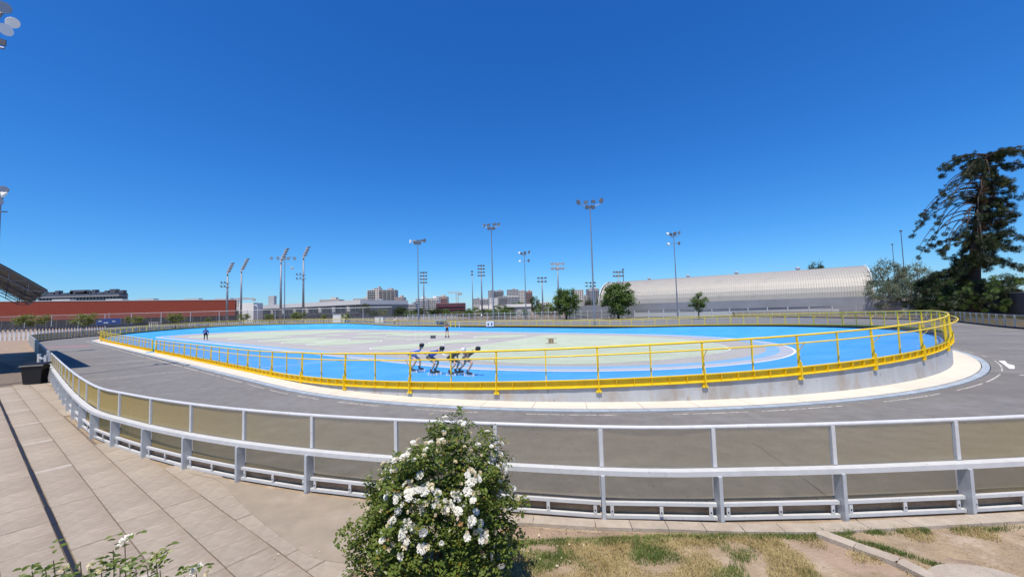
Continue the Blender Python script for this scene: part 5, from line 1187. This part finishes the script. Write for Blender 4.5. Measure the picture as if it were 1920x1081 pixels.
person('skater wearing the white helmet and brown top third in the line', pl(855, 703.5), yaw, S3_, 'cloth_olive', 'cloth_black', hat='cloth_white', group=G_, hairc=None, sc_=1.0)
person('front skater of the line pushing out one leg in black top and grey shorts', pl(879, 704.5), yaw, S4_, 'cloth_black', 'cloth_grey', hat='cloth_black', group=G_, hairc='hair', sc_=1.0)
SF = dict(S2_); SG = dict(S4_)
person('far skater with black helmet and white top racing at the far rail', pl(739, 613.4), -.65-2.9, SF, 'cloth_white', 'cloth_black', hat='cloth_black', group='far pair of skaters', hairc=None, sc_=1.08)
person('far skater with white helmet and dark outfit just behind his partner', pl(746.5, 613.4), -.65-2.9, SG, 'cloth_black', 'cloth_black', hat='cloth_white', group='far pair of skaters', hairc=None, sc_=1.08)
ST = dict(pelvis=(0, 0, 1.06), neck=(.0, 0, 1.56), head=(.03, 0, 1.72), face=(1, .2, -.1), elr=(.06, -.30, 1.30), wrr=(.22, -.08, 1.25), ell=(.05, .29, 1.28), wrl=(.22, .06, 1.3), knr=(.03, -.14, .62), anr=(-.02, -.17, .22), knl=(.03, .14, .62), anl=(-.02, .17, .22))
p = pl(838.5, 633); person('standing skater in grey patterned top and black shorts with folded arms', p, -1.9, ST, 'cloth_grey', 'cloth_black', legm='skin', hat=None, hairc='hair', sc_=1.03)
SC = dict(pelvis=(0, 0, .90), neck=(.0, 0, 1.42), head=(.02, 0, 1.58), face=(1, 0, -.1), elr=(.02, -.34, 1.12), wrr=(.10, -.28, .90), ell=(.02, .34, 1.12), wrl=(.10, .28, .90), knr=(.02, -.16, .48), anr=(-.03, -.19, .08), knl=(.02, .15, .48), anl=(-.03, .16, .08))
p = pl(385.5, 637.7); person('stout coach in dark blue shirt and black trousers seen from behind', p, 1.95, SC, 'cloth_navy', 'cloth_black', legm='cloth_black', hat=None, skates=False, fat=1.28, hairc='hair', sc_=.95, stripe='red')

# ------------------------------------------------------------------ the big rose bush and the low roses
def leafquad(mb, p, L_, e, fold=.25):
    w_ = L_*.33; P = [(-L_*.5, 0, 0), (-.22*L_, -w_*.85, L_*fold*.7), (.14*L_, -w_*.8, L_*fold*.6), (L_*.5, 0, -.06*L_), (.14*L_, w_*.8, L_*fold*.6), (-.22*L_, w_*.85, L_*fold*.7)]
    b = len(mb.v); 
    for q in P: v = e @ Vector(q); mb.v.append((v.x+p.x, v.y+p.y, v.z+p.z))
    mb.f += [(b, b+1, b+2, b+3), (b, b+3, b+4, b+5)]; mb.m += [mb.mi, mb.mi]
def bloom(name, m, seed, open_, nr, size=.5):
    rr = random.Random(seed); mb = MB()
    for ring_ in range(nr):
        r0 = .10+.36*ring_/max(1, nr-1); n = 4+ring_; tiltup = (1-ring_/nr)*1.25*(1.2-open_)+.12
        for k in range(n):
            a = 6.283*k/n+ring_*.7+rr.uniform(-.25, .25); ca, sa = math.cos(a), math.sin(a); wdt = .26+.12*ring_/nr; ln = .30+.16*ring_/nr
            row = []
            for (u, lift) in ((0, 0), (.5, .32), (1, .36-.22*ring_/nr)):
                rad = r0*.5+ln*u*math.cos(tiltup); z = ln*u*math.sin(tiltup)+lift*.1*rr.uniform(.6, 1.4)-.06*ring_; ww = wdt*(.35+.9*u if u < .9 else .85)*rr.uniform(.85, 1.15)
                cup = .10*u
                row.append([(rad*ca-sa*ww*s*.5, rad*sa+ca*ww*s*.5, z+cup*abs(s)) for s in (-1, 0, 1)])
            b = len(mb.v); mb.v += [tuple(c*size for c in q) for r_ in row for q in r_]
            for i in range(2):
                for j in range(2): mb.f.append((b+i*3+j, b+i*3+j+1, b+(i+1)*3+j+1, b+(i+1)*3+j)); mb.m.append(0)
    return mb.mesh(name, m, smooth=True)
BL_ = [bloom('rose_bloom', 'petal', 1, .9, 4), bloom('rose_bloom', 'petal', 2, .6, 4), bloom('rose_bloom', 'petal_cream', 3, .8, 3), bloom('rose_bloom', 'petal_cream', 4, .3, 3), bloom('rose_bloom', 'petal', 6, 1.0, 5), bloom('withered_bloom', 'petal_brown', 5, .5, 3)]
def bush_shape(v, rr):
    """uneven outline of the big bush: v on the unit sphere -> distance from the middle"""
    n1 = noise.noise(v*1.7+Vector((3.1, 0, 0))); n2 = noise.noise(v*4.6+Vector((0, 7, 0)))
    f = 1+.26*n1+.36*n2+.12*noise.noise(v*9)
    if v.x < 0 and v.z > 0: f *= 1-.26*min(1, -v.x*1.3)*v.z
    if v.z > .2: f *= 1+.10*max(0, v.x)*(1-v.x)
    if v.z < .1 and v.x < 0: f *= 1+.14*min(1, -v.x)
    return f
def rose_bush(label, base, rx, ry, zc, rz, nleaf, nbloom, seed, top=None, lean=(0, 0), lsize=.039, stems=26, shell=.62, bloomsize=(.055, .095), zmin=.1):
    rr = random.Random(seed); t = thing('rose_bush', label, 'rose bush', base, 0); t['_w'] = (0, 0, 0)
    C_ = Vector((lean[0], lean[1], zc)); cl_ = []; 
    for k in range(stems):
        v = Vector((rr.gauss(0, 1), rr.gauss(0, 1), abs(rr.gauss(.3, .9)))).normalized(); d = bush_shape(v, rr)
        e = C_+Vector((v.x*rx*d, v.y*ry*d, v.z*rz*d))*.93; s0 = Vector((rr.gauss(0, .09), rr.gauss(0, .09), -.02)); m1 = s0.lerp(e, .45)+Vector((rr.gauss(0, .06), rr.gauss(0, .06), .12))
        mb = MB().tube([s0, s0.lerp(m1, .5)+Vector((rr.gauss(0, .02), 0, .03)), m1, m1.lerp(e, .5)+Vector((0, 0, .03)), e], [.011, .009, .007, .005, .003], 5); mb.build('stem', 'stem', t)
    L1, L2 = MB(), MB(); nclump = nleaf//11
    for k in range(nclump):
        v = Vector((rr.gauss(0, 1), rr.gauss(0, 1), rr.gauss(.05, .9))).normalized(); d = bush_shape(v, rr)*(shell+(1.02-shell)*rr.random()**.55)
        if noise.noise(v*5.5+Vector((1, 2, 3))) < -.42 and rr.random() < .75: continue
        c = C_+Vector((v.x*rx*d, v.y*ry*d, v.z*rz*d))
        if c.z < zmin: continue
        tw = Euler((rr.uniform(-.6, .6), rr.uniform(-.6, .6), rr.uniform(0, 6.28))).to_matrix()
        for j in range(11):
            ang_ = rr.uniform(-.9, .9); p = c+tw @ Vector(((j//2)*.021-.05, (.02 if j % 2 else -.02)+rr.gauss(0, .012), rr.gauss(0, .016)))
            e = (tw @ Euler((rr.uniform(-.5, .5), rr.uniform(-.5, .3), (1.1 if j % 2 else -1.1)+ang_*.4)).to_matrix())
            leafquad(L2 if rr.random() < .045 else L1, p, lsize*rr.uniform(.65, 1.25), e)
    L1.build('leaves', 'rose_leaf', t, kind='stuff'); L2.build('dry_leaves', 'rose_leaf_dry', t, kind='stuff')
    mb = MB(); made = 0; tries = 0
    heads = []
    while made < nbloom and tries < nbloom*30:
        tries += 1
        if heads and rr.random() < .55:
            hv, hd2 = rr.choice(heads); v = (hv+Vector((rr.gauss(0, .10), rr.gauss(0, .08), rr.gauss(0, .05)))).normalized()
        else:
            v = Vector((rr.gauss(.05, .8), rr.gauss(-.75, .75), rr.gauss(.45, .7))).normalized()
        if v.y > .45 and v.z < .5: continue
        w_ = .30+.7*max(0, v.z+.35)
        if rr.random() > w_: continue
        d = bush_shape(v, rr)*rr.uniform(.99, 1.07); p = C_+Vector((v.x*rx*d, v.y*ry*d, v.z*rz*d))
        if p.z < .2: continue
        heads.append((v, d)); made += 1
        kind = rr.choices((0, 1, 2, 3, 4, 5), (3.2, 2.4, 3.2, 3, 1.5, .3))[0]; s_ = rr.uniform(*bloomsize)*(.68 if kind in (2, 3, 5) else 1.)
        n_ = (v+Vector((0, -.25, .35))+Vector((rr.gauss(0, .3),)*1+(rr.gauss(0, .3), rr.gauss(0, .3)))).normalized()
        o = inst('withered_bloom' if kind == 5 else 'rose_bloom', BL_[kind], t, tuple(p)); o.rotation_euler = n_.to_track_quat('Z', 'Y').to_euler(); q_ = rr.uniform(.9, 1.75); o.scale = (s_*q_, s_*q_, s_*q_*.9)
    return t
mat('stem', (.10, .085, .04), .8, var=.3, vscale=8)
rose_bush('large round bush of white roses standing before the near fence', (-.83, 4.0, 0), .77, .60, .84, .73, 31000, 292, 4, lean=(.0, .0))
def low_roses(label, loc, shoots, seed):
    rr = random.Random(seed); t = thing('low_rose', label, 'rose', loc, 0); t['_w'] = (0, 0, 0); L1 = MB()
    for (dx, dy, h, ex, ey, bl) in shoots:
        a = Vector((dx, dy, 0)); e = Vector((dx+ex, dy+ey, h)); pts = [a.lerp(e, f/5)+Vector((rr.gauss(0, .012), rr.gauss(0, .012), .0)) for f in range(6)]; pts[0] = a; pts[5] = e
        MB().tube(pts, [.006, .005, .004, .0035, .003, .0022], 5).build('stem', 'stem', t)
        for k in range(19):
            f = .55+.47*rr.random(); c = a.lerp(e, f); az = rr.uniform(0, 6.28); d = Vector((math.cos(az), math.sin(az), rr.uniform(-.1, .4))).normalized(); e3 = d.to_track_quat('X', 'Z').to_matrix()
            for j in range(5):
                off = ((.03, 0), (.055, .022), (.055, -.022), (.085, .018), (.1, -.004))[j]; p = c+e3 @ Vector((off[0], off[1], rr.gauss(0, .005))); leafquad(L1, p, .036*rr.uniform(.75, 1.2), e3 @ Euler((rr.uniform(-.4, .4), rr.uniform(-.3, .3), (0, .9, -.9, .6, -.1)[j])).to_matrix())
        if bl is not None:
            o = inst('rose_bloom', BL_[bl], t, tuple(e+Vector((0, 0, .01)))); o.rotation_euler = (rr.uniform(.3, .9), rr.uniform(-.4, .4), 0); s_ = .115 if bl in (0, 1, 4) else .07; o.scale = (s_,)*3
    L1.build('leaves', 'rose_leaf', t, kind='stuff'); return t
def q(px, py, D, dx0): 
    v = at(px, py, D); return v
def shoots(base, items):
    out = []
    for (px, py, D, bl) in items: v = at(px, py, D); gx0 = (v.x-base[0])*.55; gy0 = (v.y-base[1])*.55; out.append((gx0, gy0, v.z, v.x-base[0]-gx0, v.y-base[1]-gy0, bl))
    return out
b0_ = (-1.95, 2.05, 0)
low_roses('low rose shoots with one open white bloom over the paving at lower left', b0_, shoots(b0_, [(234, 1014, 2.25, 0), (212, 1030, 2.2, None), (150, 1052, 2.1, None), (85, 1062, 2.1, None), (60, 1070, 2.05, None), (170, 1062, 2.1, 2), (120, 1068, 2.0, 3), (190, 1070, 2.1, 3), (225, 1064, 2.05, None), (100, 1050, 2.0, None), (255, 1066, 2.1, None)]), 5)
b0_ = (-1.5, 2.1, 0)
low_roses('thin rose shoots with budding white flowers at the bottom edge left of the bush', b0_, shoots(b0_, [(292, 1042, 2.25, 3), (275, 1060, 2.2, None), (300, 1068, 2.15, None), (368, 1070, 2.3, 1), (390, 1076, 2.25, 3), (345, 1078, 2.2, None)]), 6)
for o in bpy.data.objects:
    if "_w" in o: del o["_w"]
for _m in bpy.data.meshes: _m.update()
